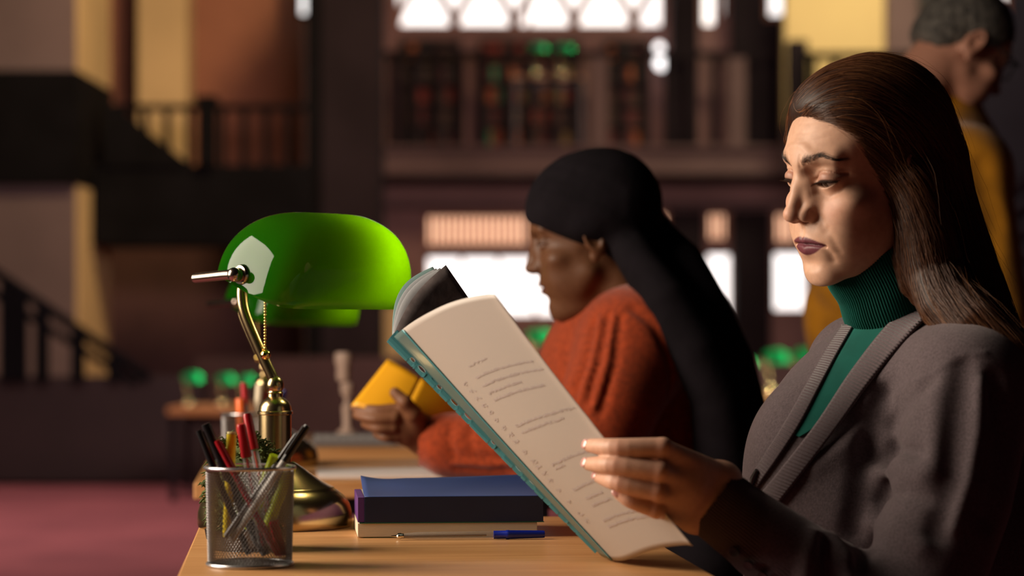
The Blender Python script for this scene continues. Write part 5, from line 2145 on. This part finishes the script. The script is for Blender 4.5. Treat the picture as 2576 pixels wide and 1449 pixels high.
for pts, wd, dp in (
        ([(2222, 985), (2196, 1050), (2186, 1120)], 0.010, 0.014),
        ([(2186, 1120), (2168, 1220), (2150, 1330)], 0.012, 0.010),
        ([(2195, 1045), (2245, 1000), (2300, 962), (2350, 938), (2420, 892), (2480, 890)], 0.0028, -0.0022),
        ([(2240, 1060), (2300, 1000), (2345, 960)], 0.009, 0.006),
        ([(2205, 1150), (2250, 1130), (2310, 1140)], 0.008, 0.007),
        ([(2205, 1195), (2255, 1175), (2320, 1190)], 0.010, -0.007),
        ([(2215, 1255), (2280, 1240), (2330, 1255)], 0.008, 0.006),
        ([(2190, 1320), (2250, 1330), (2320, 1370)], 0.012, -0.006),
        ([(2425, 920), (2408, 1060), (2390, 1200), (2355, 1340)], 0.011, 0.008),
        ([(2470, 960), (2462, 1090), (2440, 1210), (2400, 1330)], 0.006, -0.007),
        ([(2500, 960), (2520, 1100), (2490, 1300)], 0.012, 0.007),
        ([(2360, 960), (2350, 1060), (2350, 1180)], 0.010, -0.004),
        ([(2050, 1345), (2030, 1400), (2025, 1449)], 0.007, -0.008),
        ([(2070, 1360), (2075, 1449)], 0.006, 0.006),
        ([(2092, 1352), (2128, 1400), (2140, 1449)], 0.008, -0.008),
        ([(2180, 1390), (2150, 1430)], 0.007, 0.006),
        ([(2060, 1120), (2090, 1090), (2150, 1060)], 0.012, 0.003),
        ([(2050, 1170), (2110, 1130), (2170, 1090)], 0.012, -0.0035),
        ([(2290, 860), (2250, 930), (2190, 1000)], 0.018, -0.003)):
    px_fold(pts, wd, dp)
sdf_obj('cardigan', card, (0.13, 2.28, 0.50), (0.74, 3.00, 1.06), 0.0032, M_CARD, w1)
# cuff: ribbed end of the sleeve
cl = [cuff0 - adir * 0.002, cuff0 - adir * 0.05, cuff0 - adir * 0.105]
rib_collar('cuff', [(cl[0], 0.0340), (cl[0] - adir * 0.02, 0.0362), (cl[1], 0.0378), (cl[2], 0.0420)], 74, 0.0011, M_CUFF, w1, n=444, fold=0.0006)
bt = hit(card, [(1852, 1380), (1888, 1415), (1924, 1443)])
bn = grad(card, bt)
for p, n_ in zip(bt, bn):
    R = Vector(n_).to_track_quat('Z', 'Y').to_matrix()
    MB().lathe([(0, 0.0002), (0.0050, 0.0002), (0.0056, 0.0012), (0.0052, 0.0022), (0.0036, 0.0018), (0, 0.0018)], Vector(p) + Vector(n_) * 0.0042, 24, R).build('button', M_BTN, w1, smooth=True)
# trousers and shoes (below the frame)
M_TROUS = mat('black_trousers', (0.010, 0.010, 0.011), 0.9, sheen=0.2)
tr = SDF()
tr.ell(HIPS + np.array((0.0, 0, 0.02)), (0.15, 0.19, 0.11), 0.04)
for q in (-1, 1):
    kn = np.array((0.06, 2.66 + 0.10 * q, 0.52))
    tr.chain([HIPS + np.array((0, 0.085 * q, 0)), kn, np.array((0.10, 2.66 + 0.10 * q, 0.10))], [0.100, 0.072, 0.055], 0.03)
sdf_obj('trousers', tr, (-0.05, 2.40, 0.05), (0.70, 2.92, 0.72), 0.010, M_TROUS, w1)
M_SHOE = mat('black_shoe', (0.012, 0.011, 0.011), 0.4)
for q in (-1, 1):
    sh = SDF()
    yy = 2.66 + 0.10 * q
    sh.cap((0.12, yy, 0.050), (-0.06, yy, 0.032), 0.038, 0.030, 0.02)
    sh.cap((0.11, yy, 0.05), (0.10, yy, 0.11), 0.038, 0.042, 0.02)

    def flr(x, y, z):
        return z - 0.001 + 0 * x + 0 * y
    sh.op(flr, (-0.12, yy - 0.06, -0.01), (0.18, yy + 0.06, 0.02), 0.004, 'sub')
    sdf_obj('shoe', sh, (-0.11, yy - 0.06, -0.02), (0.18, yy + 0.06, 0.17), 0.006, M_SHOE, w1)

# ---- hair
hr = SDF()
cR = HM
hr.ell(H2W((0, -0.015, 0.050)), (0.0790, 0.0895, 0.0850), 0, 'add', cR)
hr.ell(H2W((0, 0.024, 0.087)), (0.058, 0.046, 0.037), 0.02, 'add', cR)
hr.ell(H2W((0, -0.050, 0.025)), (0.066, 0.050, 0.075), 0.02, 'add', cR)
hn = HM @ np.array((0, 0.882, -0.471))
hc_ = float(hn @ HO) + 0.0212 * HS


def face_cut(x, y, z):
    return hc_ - (x * hn[0] + y * hn[1] + z * hn[2])


hr.op(face_cut, HO - 0.2, HO + 0.2, 0.010, 'sub')
hr.chain([A3(2330, 430, 2.62), A3(2370, 590, 2.62), A3(2410, 740, 2.62), A3(2470, 880, 2.60), A3(2535, 1000, 2.585), A3(2590, 1120, 2.58)], [0.042, 0.045, 0.050, 0.046, 0.038, 0.024], 0.03)
hr.chain([A3(2300, 470, 2.545), A3(2332, 600, 2.540), A3(2352, 690, 2.540), A3(2385, 760, 2.520), A3(2450, 822, 2.492), A3(2530, 890, 2.475), A3(2600, 960, 2.47)], [0.026, 0.028, 0.030, 0.030, 0.028, 0.026, 0.016], 0.022)
hr.chain([A3(2298, 560, 2.540), A3(2285, 650, 2.550), A3(2292, 715, 2.552), A3(2306, 750, 2.552)], [0.014, 0.014, 0.011, 0.004], 0.012)
hr.chain([H2W((-0.054, 0.046, 0.078)), H2W((-0.061, 0.048, 0.056)), H2W((-0.068, 0.038, 0.030)), H2W((-0.073, 0.024, 0.000)), H2W((-0.076, 0.005, -0.050))], [0.008, 0.0095, 0.010, 0.011, 0.012], 0.010)
hr.chain([H2W((-0.070, -0.03, 0.03)), H2W((-0.078, -0.035, -0.05)), A3(2360, 760, 2.75), A3(2420, 900, 2.79)], [0.025, 0.032, 0.034, 0.02], 0.02)
V_, F_ = hr.mesh((0.27, 2.38, 0.82), (0.60, 2.86, 1.29), 0.0026)
V_ = relax(V_, F_, 2, 0.5)
hair = link_mesh('hair', mesh_np('hair', V_, F_), M_HAIRBASE, w1)
gd = []
for pts in ([(2030, 236), (2085, 195), (2160, 185), (2250, 215), (2345, 300), (2420, 420), (2465, 560), (2510, 720), (2560, 880)],
            [(2040, 268), (2100, 238), (2190, 235), (2280, 290), (2365, 400), (2415, 540), (2455, 700), (2530, 870)],
            [(2075, 290), (2140, 278), (2220, 315), (2300, 410), (2360, 520), (2400, 640), (2450, 780), (2540, 900)],
            [(2130, 330), (2190, 355), (2260, 430), (2325, 530), (2365, 640), (2400, 735), (2470, 830), (2556, 915)],
            [(2180, 385), (2235, 430), (2290, 505), (2325, 590), (2355, 680), (2400, 765), (2470, 840), (2560, 925)],
            [(2240, 465), (2280, 540), (2310, 620), (2345, 710), (2400, 785), (2480, 860), (2565, 950)],
            [(2290, 580), (2284, 640), (2290, 700), (2302, 745)]):
    gd.append(hit(hr, np.array(catmull([(*p, 0) for p in pts], 5))[:, :2], 2.1))
gd.append(np.array(catmull([H2W((-0.045, 0.065, 0.095)), H2W((-0.060, 0.058, 0.070)), H2W((-0.068, 0.047, 0.040)), H2W((-0.074, 0.030, 0.005)), H2W((-0.078, 0.005, -0.050))], 5)))
g = np.random.default_rng(9)
vis = V_[(V_[:, 1] < 2.66)]
st_ = vis[g.integers(0, len(vis), 5200)]
hp = strands(hr, st_, gd, 24, 0.0062, 0.020, 0.0004, 0.0030, 21)
k = len(hp)
hair_strands('hair_strands', hp[:int(k * 0.78)], 0.00028, 0.00008, M_HAIR, hair)
hair_strands('hair_strands', hp[int(k * 0.78):], 0.00024, 0.00006, M_HAIR_LT, hair)
st_ = vis[g.integers(0, len(vis), 150)]
hair_strands('flyaway_hair', strands(hr, st_, gd, 20, 0.0060, 0.020, 0.004, 0.016, 33, 0.35), 0.00014, 0.00004, M_HAIR_LT, hair)
# baby hairs along the hairline on the forehead
xs = g.uniform(-0.045, 0.068, 420)
paths = []
for x in xs:
    zs = np.linspace(0.112, -0.02, 160)
    ys_ = face_y(np.full(160, x), zs)
    f = 0.882 * ys_ - 0.471 * zs - 0.0212
    j = int(np.argmin(np.abs(f)))
    p0 = H2W((x, ys_[j] - 0.002, zs[j] - 0.003 + g.normal() * 0.0025))
    paths.append(p0)
paths = strands(hr, np.array(paths), gd, 10, 0.0042, 0.020, 0.0006, 0.0030, 5, 0.2)
hair_strands('hairline_strands', paths, 0.00020, 0.00006, M_HAIR, hair)

# her chair
M_CHAIR = mat('dark_chair', (0.016, 0.013, 0.013), 0.7)


def chair(name, label, o, rz):
    t = thing(name, label, 'chair', o, None, rz)
    def put(c, d, nm, bv=0.006):
        q = MB().box(c, d).build(nm, M_CHAIR, None, bevel=bv)
        q.parent = t
    put((0, 0, 0.435), (0.46, 0.44, 0.04), 'seat', 0.015)
    put((0.235, 0, 0.70), (0.03, 0.42, 0.36), 'backrest', 0.012)
    for x, y in ((-0.20, -0.19), (-0.20, 0.19), (0.235, -0.19), (0.235, 0.19)):
        put((x, y, 0.2075 if x < 0 else 0.26), (0.035, 0.035, 0.415 if x < 0 else 0.52), 'leg')
    return t


chair('reading_chair', 'dark chair under the woman in the grey cardigan, at the right edge', (0.47, 2.66, 0), 0.0)
# ---------------------------------------------------------------- the woman in the orange sweater
JO = np.array((0.125, 3.80, 1.1215))
JM = frame(math.radians(-5), math.radians(15), math.radians(-2))
JS = 0.96


def J2W(p):
    return JO + JM @ (np.array(p, float) * JS)


M_SKIN2 = mat('brown_skin', (0.13, 0.055, 0.025), 0.5, spec=0.28, sss=0.05, attr='tint', noise=(120, 0.12))
w2 = thing('person', 'woman in an orange cable knit sweater and black headscarf, reading a yellow book', 'person', (0.25, 3.85, 0), 'people in the reading hall')
js = head_sdf(open_h=(0.0010, 0.0022), lip=1.25, nose_w=1.2, cheek=1.08, detail=False)
js.ell((0, 0.042, -0.098), (0.040, 0.046, 0.022), 0.02)
V1, F1, C1 = head_mesh(js, 0.0019, JM, JO, JS, (0.115, 0.047, 0.021), (0.085, 0.026, 0.020), (0.055, 0.022, 0.011))
c2 = SDF()
NB2 = A3(1560, 820, 3.84)
c2.cap(J2W((0, -0.028, -0.10)), NB2, 0.050, 0.056, 0.02)
SN, SF = A3(1610, 850, 3.71), A3(1590, 850, 4.02)
HIP2 = np.array((0.27, 3.85, 0.55))
c2.cap(SN, SF, 0.055, 0.055, 0.03)
c2.cap(A3(1600, 950, 3.85), HIP2, 0.11, 0.13, 0.05)
E2, W2_ = A3(1480, 1165, 3.64), A3(1070, 1095, 3.715)
c2.chain([SN, E2, W2_], [0.045, 0.040, 0.030], 0.02)
EF, WF = A3(1400, 1190, 4.08), A3(1090, 1100, 3.90)
c2.chain([SF, EF, WF], [0.045, 0.040, 0.028], 0.02)
for q in (-1, 1):
    kn = np.array((-0.14, 3.86 + 0.09 * q, 0.51))
    c2.chain([HIP2 + np.array((0, 0.09 * q, 0)), kn, np.array((-0.10, 3.86 + 0.09 * q, 0.10))], [0.085, 0.055, 0.038], 0.03)
V2, F2 = c2.mesh((-0.30, 3.45, 0.04), (0.50, 4.25, 1.10), 0.0085)


def side_hand(wr, mc, tips, thumb, pn):
    """a hand carrying a book: four fingers from knuckles mc to tips, thumb chain"""
    fs, rs = [], []
    for m, t, r in zip(mc, tips, (1.0, 1.0, 0.95, 0.85)):
        m, t = np.array(m), np.array(t)
        b = np.array(pn) * 0.010
        fs.append([m, m + (t - m) * 0.45 - b, m + (t - m) * 0.78 - b * 0.6, t])
        rs.append((0.0105 * r, 0.0092 * r, 0.0084 * r, 0.0072 * r))
    return hand_sdf(wr, mc, fs, rs, thumb, (0.016, 0.0125, 0.0105, 0.0085), pn)


ha = side_hand(((A3(1066, 1072, 3.712), A3(1066, 1112, 3.712)), 0.021),
               [A3(1002, 1030, 3.672), A3(992, 1052, 3.668), A3(990, 1076, 3.672), A3(998, 1098, 3.682)],
               [A3(893, 1024, 3.690), A3(898, 1044, 3.684), A3(918, 1066, 3.684), A3(946, 1090, 3.690)],
               [A3(1056, 1074, 3.690), A3(1040, 1040, 3.664), A3(1018, 1012, 3.655), A3(994, 988, 3.660)], (0.1, 0.95, 0.3))
a_ = A3(1150, 1112, 3.70)
ha.cap(A3(1066, 1092, 3.712), a_, 0.026, 0.034, 0.012)
V3, F3 = ha.mesh(A3(880, 1130, 3.62) - 0.02, A3(1160, 970, 3.75) + 0.03, 0.0020)
hb = side_hand(((A3(1086, 1080, 3.90), A3(1086, 1116, 3.90)), 0.021),
               [A3(1020, 1050, 3.87), A3(1012, 1070, 3.87), A3(1012, 1088, 3.87), A3(1020, 1104, 3.87)],
               [A3(960, 1050, 3.84), A3(958, 1066, 3.84), A3(965, 1082, 3.84), A3(980, 1096, 3.845)],
               [A3(1076, 1080, 3.885), A3(1058, 1052, 3.86), A3(1040, 1040, 3.845), A3(1024, 1032, 3.83)], (0.1, -0.95, 0.3))
hb.cap(A3(1086, 1098, 3.90), A3(1150, 1112, 3.92), 0.026, 0.034, 0.012)
V4, F4 = hb.mesh(A3(940, 1140, 3.80) - 0.02, A3(1170, 1010, 3.97) + 0.03, 0.0030)
sk2 = np.array((0.125, 0.052, 0.024))
join_body('body', [V1, V2, V3, V4], [F1, F2, F3, F4], [C1] + [np.tile(sk2 * f, (len(v), 1)) for v, f in ((V2, 1), (V3, 1.5), (V4, 1.5))], M_SKIN2, w2)
for q in (-1, 1):
    eyeball('eye', JM, JO, JS, q, (-0.02, 0.8, -0.6), [M_PUPIL, M_IRIS, M_SCLERA], w2)
# sweater with cables
M_KNIT2 = knit('rust_knit', (0.31, 0.043, 0.009), 420, 0.6, 0.0025, noise=(140, 0.35))
sw = SDF()
sw.cap(SN + np.array((0, 0.005, 0)), SF, 0.076, 0.074, 0.04)
sw.cap(A3(1560, 765, 3.85), A3(1590, 850, 3.86), 0.070, 0.110, 0.05)
sw.cap(A3(1600, 920, 3.86), HIP2 + np.array((0, 0, 0.05)), 0.135, 0.155, 0.06)
sw.ell(A3(1500, 980, 3.86), (0.09, 0.13, 0.11), 0.06)
sw.chain([SN + np.array((-0.01, 0, -0.01)), A3(1535, 1010, 3.66), E2], [0.084, 0.078, 0.068], 0.03)
c20 = A3(1074, 1112, 3.715)
sw.chain([E2, A3(1300, 1124, 3.67), A3(1130, 1120, 3.70), c20], [0.064, 0.055, 0.050, 0.040], 0.03)
sw.chain([SF, EF, A3(1120, 1110, 3.91)], [0.075, 0.062, 0.045], 0.03)
sw.cap(c20 + np.array((0.012, 0, 0)), c20 + np.array((-0.06, 0, 0.0)), 0.034, 0.036, 0.004, 'sub')


def px_fold2(pts, w, d):
    fold3(sw, hit(sw, pts, 3.2), w, d)


for pts in ([(1495, 809), (1473, 921), (1450, 985)], [(1529, 798), (1507, 913), (1480, 1010)], [(1559, 802), (1544, 921), (1508, 1040)], [(1589, 775), (1641, 816), (1678, 884), (1689, 977), (1694, 1100)]):
    px_fold2(pts, 0.0055, 0.010)
for pts in ([(1512, 804), (1490, 917), (1466, 995)], [(1544, 800), (1526, 917), (1495, 1025)]):
    px_fold2(pts, 0.0065, -0.006)
for pts in ([(1140, 1150), (1230, 1154), (1330, 1150)], [(1150, 1178), (1240, 1184), (1330, 1180)], [(1135, 1075), (1128, 1110), (1140, 1140)], [(1190, 1072), (1178, 1105), (1190, 1130)]):
    px_fold2(pts, 0.0055, 0.007)
px_fold2([(1150, 1165), (1240, 1169), (1330, 1165)], 0.006, -0.005)
sdf_obj('sweater', sw, (-0.16, 3.50, 0.48), (0.48, 4.20, 1.08), 0.0048, M_KNIT2, w2)
rib_collar('cuff', [(c20 + np.array((-0.012, 0, 0)), 0.036), (c20 + np.array((0.012, 0, 0)), 0.0425), (c20 + np.array((0.040, 0, -0.004)), 0.0490), (c20 + np.array((0.062, 0, -0.005)), 0.0510)], 60, 0.0018, M_KNIT2, w2, n=300)
rib_collar('neck_band', [(A3(1535, 715, 3.835), 0.064), (A3(1540, 735, 3.84), 0.068), (A3(1548, 770, 3.845), 0.074)], 80, 0.0016, M_KNIT2, w2, n=320)
# headscarf with hanging tails
M_SCARF = mat('black_scarf', (0.008, 0.006, 0.008), 0.95, spec=0.08, noise=(20, 0.3), bump=(40, 0.25, 0.004))
sc_ = SDF()
sc_.ell(J2W((0, -0.012, 0.056)), (0.0850, 0.1030, 0.0900), 0, 'add', JM)
sc_.ell(J2W((0, -0.050, 0.050)), (0.080, 0.075, 0.080), 0.03, 'add', JM)
sn = JM @ np.array((0, 0.60, -0.80))
scc = float(sn @ J2W((0, 0.094, 0.060)))


def scarf_cut(x, y, z):
    return scc - (x * sn[0] + y * sn[1] + z * sn[2])


sc_.op(scarf_cut, JO - 0.25, JO + 0.25, 0.006, 'sub')
sc_.chain([A3(1625, 570, 3.83), A3(1670, 605, 3.83), A3(1712, 660, 3.80), A3(1768, 790, 3.76), A3(1812, 920, 3.76), A3(1840, 1080, 3.78), A3(1845, 1250, 3.80)], [0.034, 0.028, 0.036, 0.045, 0.054, 0.062, 0.062], 0.02)
sc_.chain([A3(1565, 590, 3.77), A3(1612, 668, 3.71), A3(1676, 760, 3.665), A3(1752, 880, 3.65), A3(1806, 1000, 3.66), A3(1826, 1180, 3.67), A3(1785, 1400, 3.66)], [0.030, 0.032, 0.038, 0.040, 0.042, 0.048, 0.074], 0.02)
sc_.chain([A3(1530, 585, 3.80), A3(1530, 650, 3.79), A3(1510, 730, 3.785)], [0.018, 0.018, 0.006], 0.015)
sc_.ell(J2W((0.074, -0.006, 0.030)), (0.013, 0.030, 0.022), 0.010, 'add', JM)
kx = hit(sc_, [(1340, 500), (1420, 530), (1500, 560), (1590, 590)], 3.2)
fold3(sc_, kx, 0.006, 0.003)
for off_ in (0, 26, 52):
    fold3(sc_, hit(sc_, [(1380, 470 - off_), (1470, 490 - off_), (1560, 530 - off_)], 3.2), 0.008, 0.003)
sdf_obj('headscarf', sc_, (0.0, 3.55, 0.52), (0.46, 4.02, 1.32), 0.0046, M_SCARF, w2, 2)
tr2 = SDF()
tr2.ell(HIP2, (0.16, 0.19, 0.11), 0.04)
for q in (-1, 1):
    kn = np.array((-0.14, 3.86 + 0.09 * q, 0.51))
    tr2.chain([HIP2 + np.array((0, 0.09 * q, 0)), kn, np.array((-0.10, 3.86 + 0.09 * q, 0.07))], [0.105, 0.072, 0.055], 0.03)
sdf_obj('trousers', tr2, (-0.26, 3.60, 0.005), (0.50, 4.10, 0.70), 0.012, M_TROUS, w2)
chair('reading_chair', 'dark chair under the woman in the orange sweater', (0.335, 3.86, 0), 0.0)

# yellow book in her hands
M_YBOOK = mat('yellow_book_cover', (0.78, 0.36, 0.008), 0.45)
yb = thing('book', 'yellow book held open by the woman in the orange sweater', 'book', at(1040, 1050, 3.70))


def slab(name, quad, thick, m, parent, nrm):
    V, F = [], []
    n_ = 10
    q0, q1, q2_, q3_ = [Vector(p) for p in quad]
    for j in range(n_ + 1):
        for i in range(n_ + 1):
            u, v = i / n_, j / n_
            V.append(q0.lerp(q1, u).lerp(q3_.lerp(q2_, u), v) + Vector(nrm) * (0.006 * math.sin(math.pi * u)))
    for j in range(n_):
        for i in range(n_):
            k = j * (n_ + 1) + i
            F.append((k, k + 1, k + n_ + 2, k + n_ + 1))
    o = MB().add(V, F).build(name, m, parent, smooth=True)
    s = o.modifiers.new('wall', 'SOLIDIFY')
    s.thickness = thick
    s.offset = 0
    return o


Q = [at(975, 905, 3.735), at(1196, 1046, 3.690), at(1150, 1076, 3.672), at(884, 1020, 3.675)]
slab('cover', [at(976, 904, 3.735), at(1058, 952, 3.715), at(1010, 1050, 3.672), at(884, 1020, 3.676)], 0.0022, M_YBOOK, yb, (0, -1, 0.2))
slab('cover', [at(1058, 952, 3.715), at(1205, 1040, 3.760), at(1170, 1080, 3.740), at(1010, 1050, 3.672)], 0.0022, M_YBOOK, yb, (0, -1, 0.4))
slab('page_block', [at(982, 908, 3.742), at(1058, 955, 3.722), at(1012, 1046, 3.680), at(892, 1018, 3.684)], 0.006, M_PAGES, yb, (0, -1, 0.2))
slab('page_block', [at(1060, 956, 3.722), at(1200, 1042, 3.768), at(1166, 1076, 3.748), at(1014, 1046, 3.680)], 0.006, M_PAGES, yb, (0, -1, 0.4))

# ---------------------------------------------------------------- the man behind
MO = np.array((xat(2428, 4.9), 4.97, zat(118, 4.9)))
MM = frame(math.radians(197), math.radians(36), math.radians(0))
MS = 1.06


def M2W(p):
    return MO + MM @ (np.array(p, float) * MS)


M_SKIN3 = mat('ruddy_skin', (0.45, 0.21, 0.14), 0.5, attr='tint', noise=(90, 0.12))
mn = thing('person', 'grey haired man in a mustard sweater, standing with bowed head behind the reading woman', 'person', (0.85, 5.0, 0), 'people in the reading hall')
ms = head_sdf(female=False, nose_w=1.15, detail=False)
V1, F1, C1 = head_mesh(ms, 0.0024, MM, MO, MS, (0.45, 0.21, 0.14), (0.36, 0.14, 0.10))
mb = SDF()
NBM = A3(2350, 330, 5.02)
mb.cap(M2W((0, -0.03, -0.10)), NBM, 0.058, 0.066, 0.02)
SHN, SHF = A3(2430, 430, 4.84), A3(2330, 420, 5.20)
HPM = np.array((0.88, 5.05, 0.95))
mb.cap(SHN, SHF, 0.06, 0.06, 0.03)
mb.cap(A3(2360, 480, 5.02), HPM, 0.12, 0.13, 0.05)
EN, WN = A3(2500, 800, 4.76), A3(2640, 960, 4.80)
mb.chain([SHN, EN, WN], [0.05, 0.042, 0.032], 0.02)
EFm, WFm = A3(2420, 780, 5.28), A3(2620, 960, 5.10)
mb.chain([SHF, EFm, WFm], [0.05, 0.042, 0.032], 0.02)
for q in (-1, 1):
    mb.chain([HPM + np.array((0, 0.10 * q, 0)), np.array((0.92, 5.05 + 0.11 * q, 0.5)), np.array((0.90, 5.05 + 0.12 * q, 0.10))], [0.09, 0.06, 0.04], 0.03)
    wq = WN if q < 0 else WFm
    for i in range(4):
        m0 = wq + np.array((0.075, 0.020 * -q - 0.0 + 0.0, 0.02 - 0.018 * i))
        mb.cap(wq + np.array((0.01, 0, 0.008 - 0.006 * i)), m0, 0.018, 0.012, 0.012)
        mb.chain([m0, m0 + np.array((0.035, -0.008 * q, 0)), m0 + np.array((0.058, -0.024 * q, 0))], [0.011, 0.0098, 0.0085], 0.005)
    mb.chain([wq + np.array((0.02, 0, 0.01)), wq + np.array((0.05, -0.03 * q, 0.03)), wq + np.array((0.085, -0.04 * q, 0.03))], [0.017, 0.013, 0.010], 0.01)
V2, F2 = mb.mesh((0.50, 4.60, 0.04), (1.35, 5.45, 1.56), 0.009)
join_body('body', [V1, V2], [F1, F2], [C1, np.tile(np.array((0.45, 0.21, 0.14)), (len(V2), 1))], M_SKIN3, mn)
for q in (-1, 1):
    eyeball('eye', MM, MO, MS, q, (0, 0.85, -0.5), [M_PUPIL, M_IRIS, M_SCLERA], mn)
M_GREYHAIR = mat('grey_hair', (0.115, 0.100, 0.085), 0.7, noise=(70, 0.7), col2=(0.035, 0.030, 0.026), bump=(160, 0.8, 0.006))
mh = SDF()
mh.ell(M2W((0, -0.010, 0.050)), (0.0785 * MS, 0.0960 * MS, 0.0850 * MS), 0, 'add', MM)
mh.ell(M2W((0, -0.055, 0.005)), (0.066 * MS, 0.050 * MS, 0.062 * MS), 0.02, 'add', MM)
hn2 = MM @ np.array((0, 0.75, -0.66))
hc2 = float(hn2 @ M2W((0, 0.01, -0.002)))


def man_cut(x, y, z):
    return hc2 - (x * hn2[0] + y * hn2[1] + z * hn2[2])


mh.op(man_cut, MO - 0.25, MO + 0.25, 0.010, 'sub')
nk = MM @ np.array((0, -0.35, -0.94))
nkc = float(nk @ M2W((0, -0.06, -0.045)))


def nape_cut(x, y, z):
    return nkc - (x * nk[0] + y * nk[1] + z * nk[2])


mh.op(nape_cut, MO - 0.25, MO + 0.25, 0.010, 'sub')
V_, F_ = mh.mesh(MO - 0.19, MO + 0.19, 0.0045)
V_ = V_ + np.sin(V_ * 260).sum(1)[:, None] * 0.0006
link_mesh('hair', mesh_np('hair', V_, F_), M_GREYHAIR, mn)
# glasses
M_GLS = mat('black_glasses', (0.008, 0.008, 0.009), 0.3)
gl = thing('glasses', 'dark framed glasses worn by the grey haired man', 'glasses', M2W((0, 0.08, 0.02)))
for q in (-1, 1):
    MB().tube([M2W((q * 0.076, -0.008, 0.018)), M2W((q * 0.078, 0.030, 0.026)), M2W((q * 0.074, 0.094, 0.024))], 0.0034, 8).build('temple', M_GLS, gl, smooth=True)
    MB().tube([M2W((q * 0.036 + 0.030 * math.cos(a), 0.099 - 0.010 * abs(math.cos(a)) ** 2, 0.020 + 0.020 * math.sin(a))) for a in [2 * math.pi * k / 24 for k in range(24)]], 0.0020, 6, close=True).build('rim', M_GLS, gl, smooth=True)
MB().tube([M2W((-0.008, 0.101, 0.024)), M2W((0, 0.104, 0.027)), M2W((0.008, 0.101, 0.024))], 0.0020, 6).build('bridge', M_GLS, gl, smooth=True)
M_MUST = knit('mustard_knit', (0.46, 0.185, 0.008), 300, 0.4, 0.004, noise=(14, 0.35))
ss_ = SDF()
ss_.cap(SHN, SHF, 0.086, 0.086, 0.05)
ss_.cap(A3(2362, 250, 5.00), A3(2370, 420, 5.02), 0.082, 0.125, 0.06)
ss_.cap(A3(2350, 480, 5.02), A3(2260, 800, 5.04), 0.150, 0.180, 0.06)
ss_.cap(A3(2260, 800, 5.04), HPM, 0.185, 0.165, 0.06)
ss_.chain([SHN, EN, WN - np.array((0.03, 0, 0))], [0.086, 0.070, 0.048], 0.04)
ss_.chain([SHF, EFm, WFm - np.array((0.03, 0, 0))], [0.086, 0.070, 0.048], 0.04)
for pts in ([(2040, 760), (2090, 800), (2140, 790)], [(2050, 820), (2110, 845), (2160, 830)], [(2470, 420), (2500, 560), (2480, 680)]):
    fold3(ss_, hit(ss_, pts, 4.2), 0.020, 0.018)
ss_.cap(M2W((0, -0.03, -0.10)), M2W((0, -0.034, -0.05)), 0.062, 0.066, 0.006, 'sub')
sdf_obj('sweater', ss_, (0.48, 4.58, 0.72), (1.36, 5.48, 1.62), 0.0075, M_MUST, mn)
tm = SDF()
tm.ell(HPM + np.array((0, 0, -0.02)), (0.17, 0.20, 0.14), 0.04)
for q in (-1, 1):
    tm.chain([HPM + np.array((0, 0.10 * q, 0)), np.array((0.92, 5.05 + 0.11 * q, 0.5)), np.array((0.90, 5.05 + 0.12 * q, 0.06))], [0.110, 0.080, 0.060], 0.03)
sdf_obj('trousers', tm, (0.64, 4.75, 0.003), (1.14, 5.38, 1.12), 0.012, M_TROUS, mn)
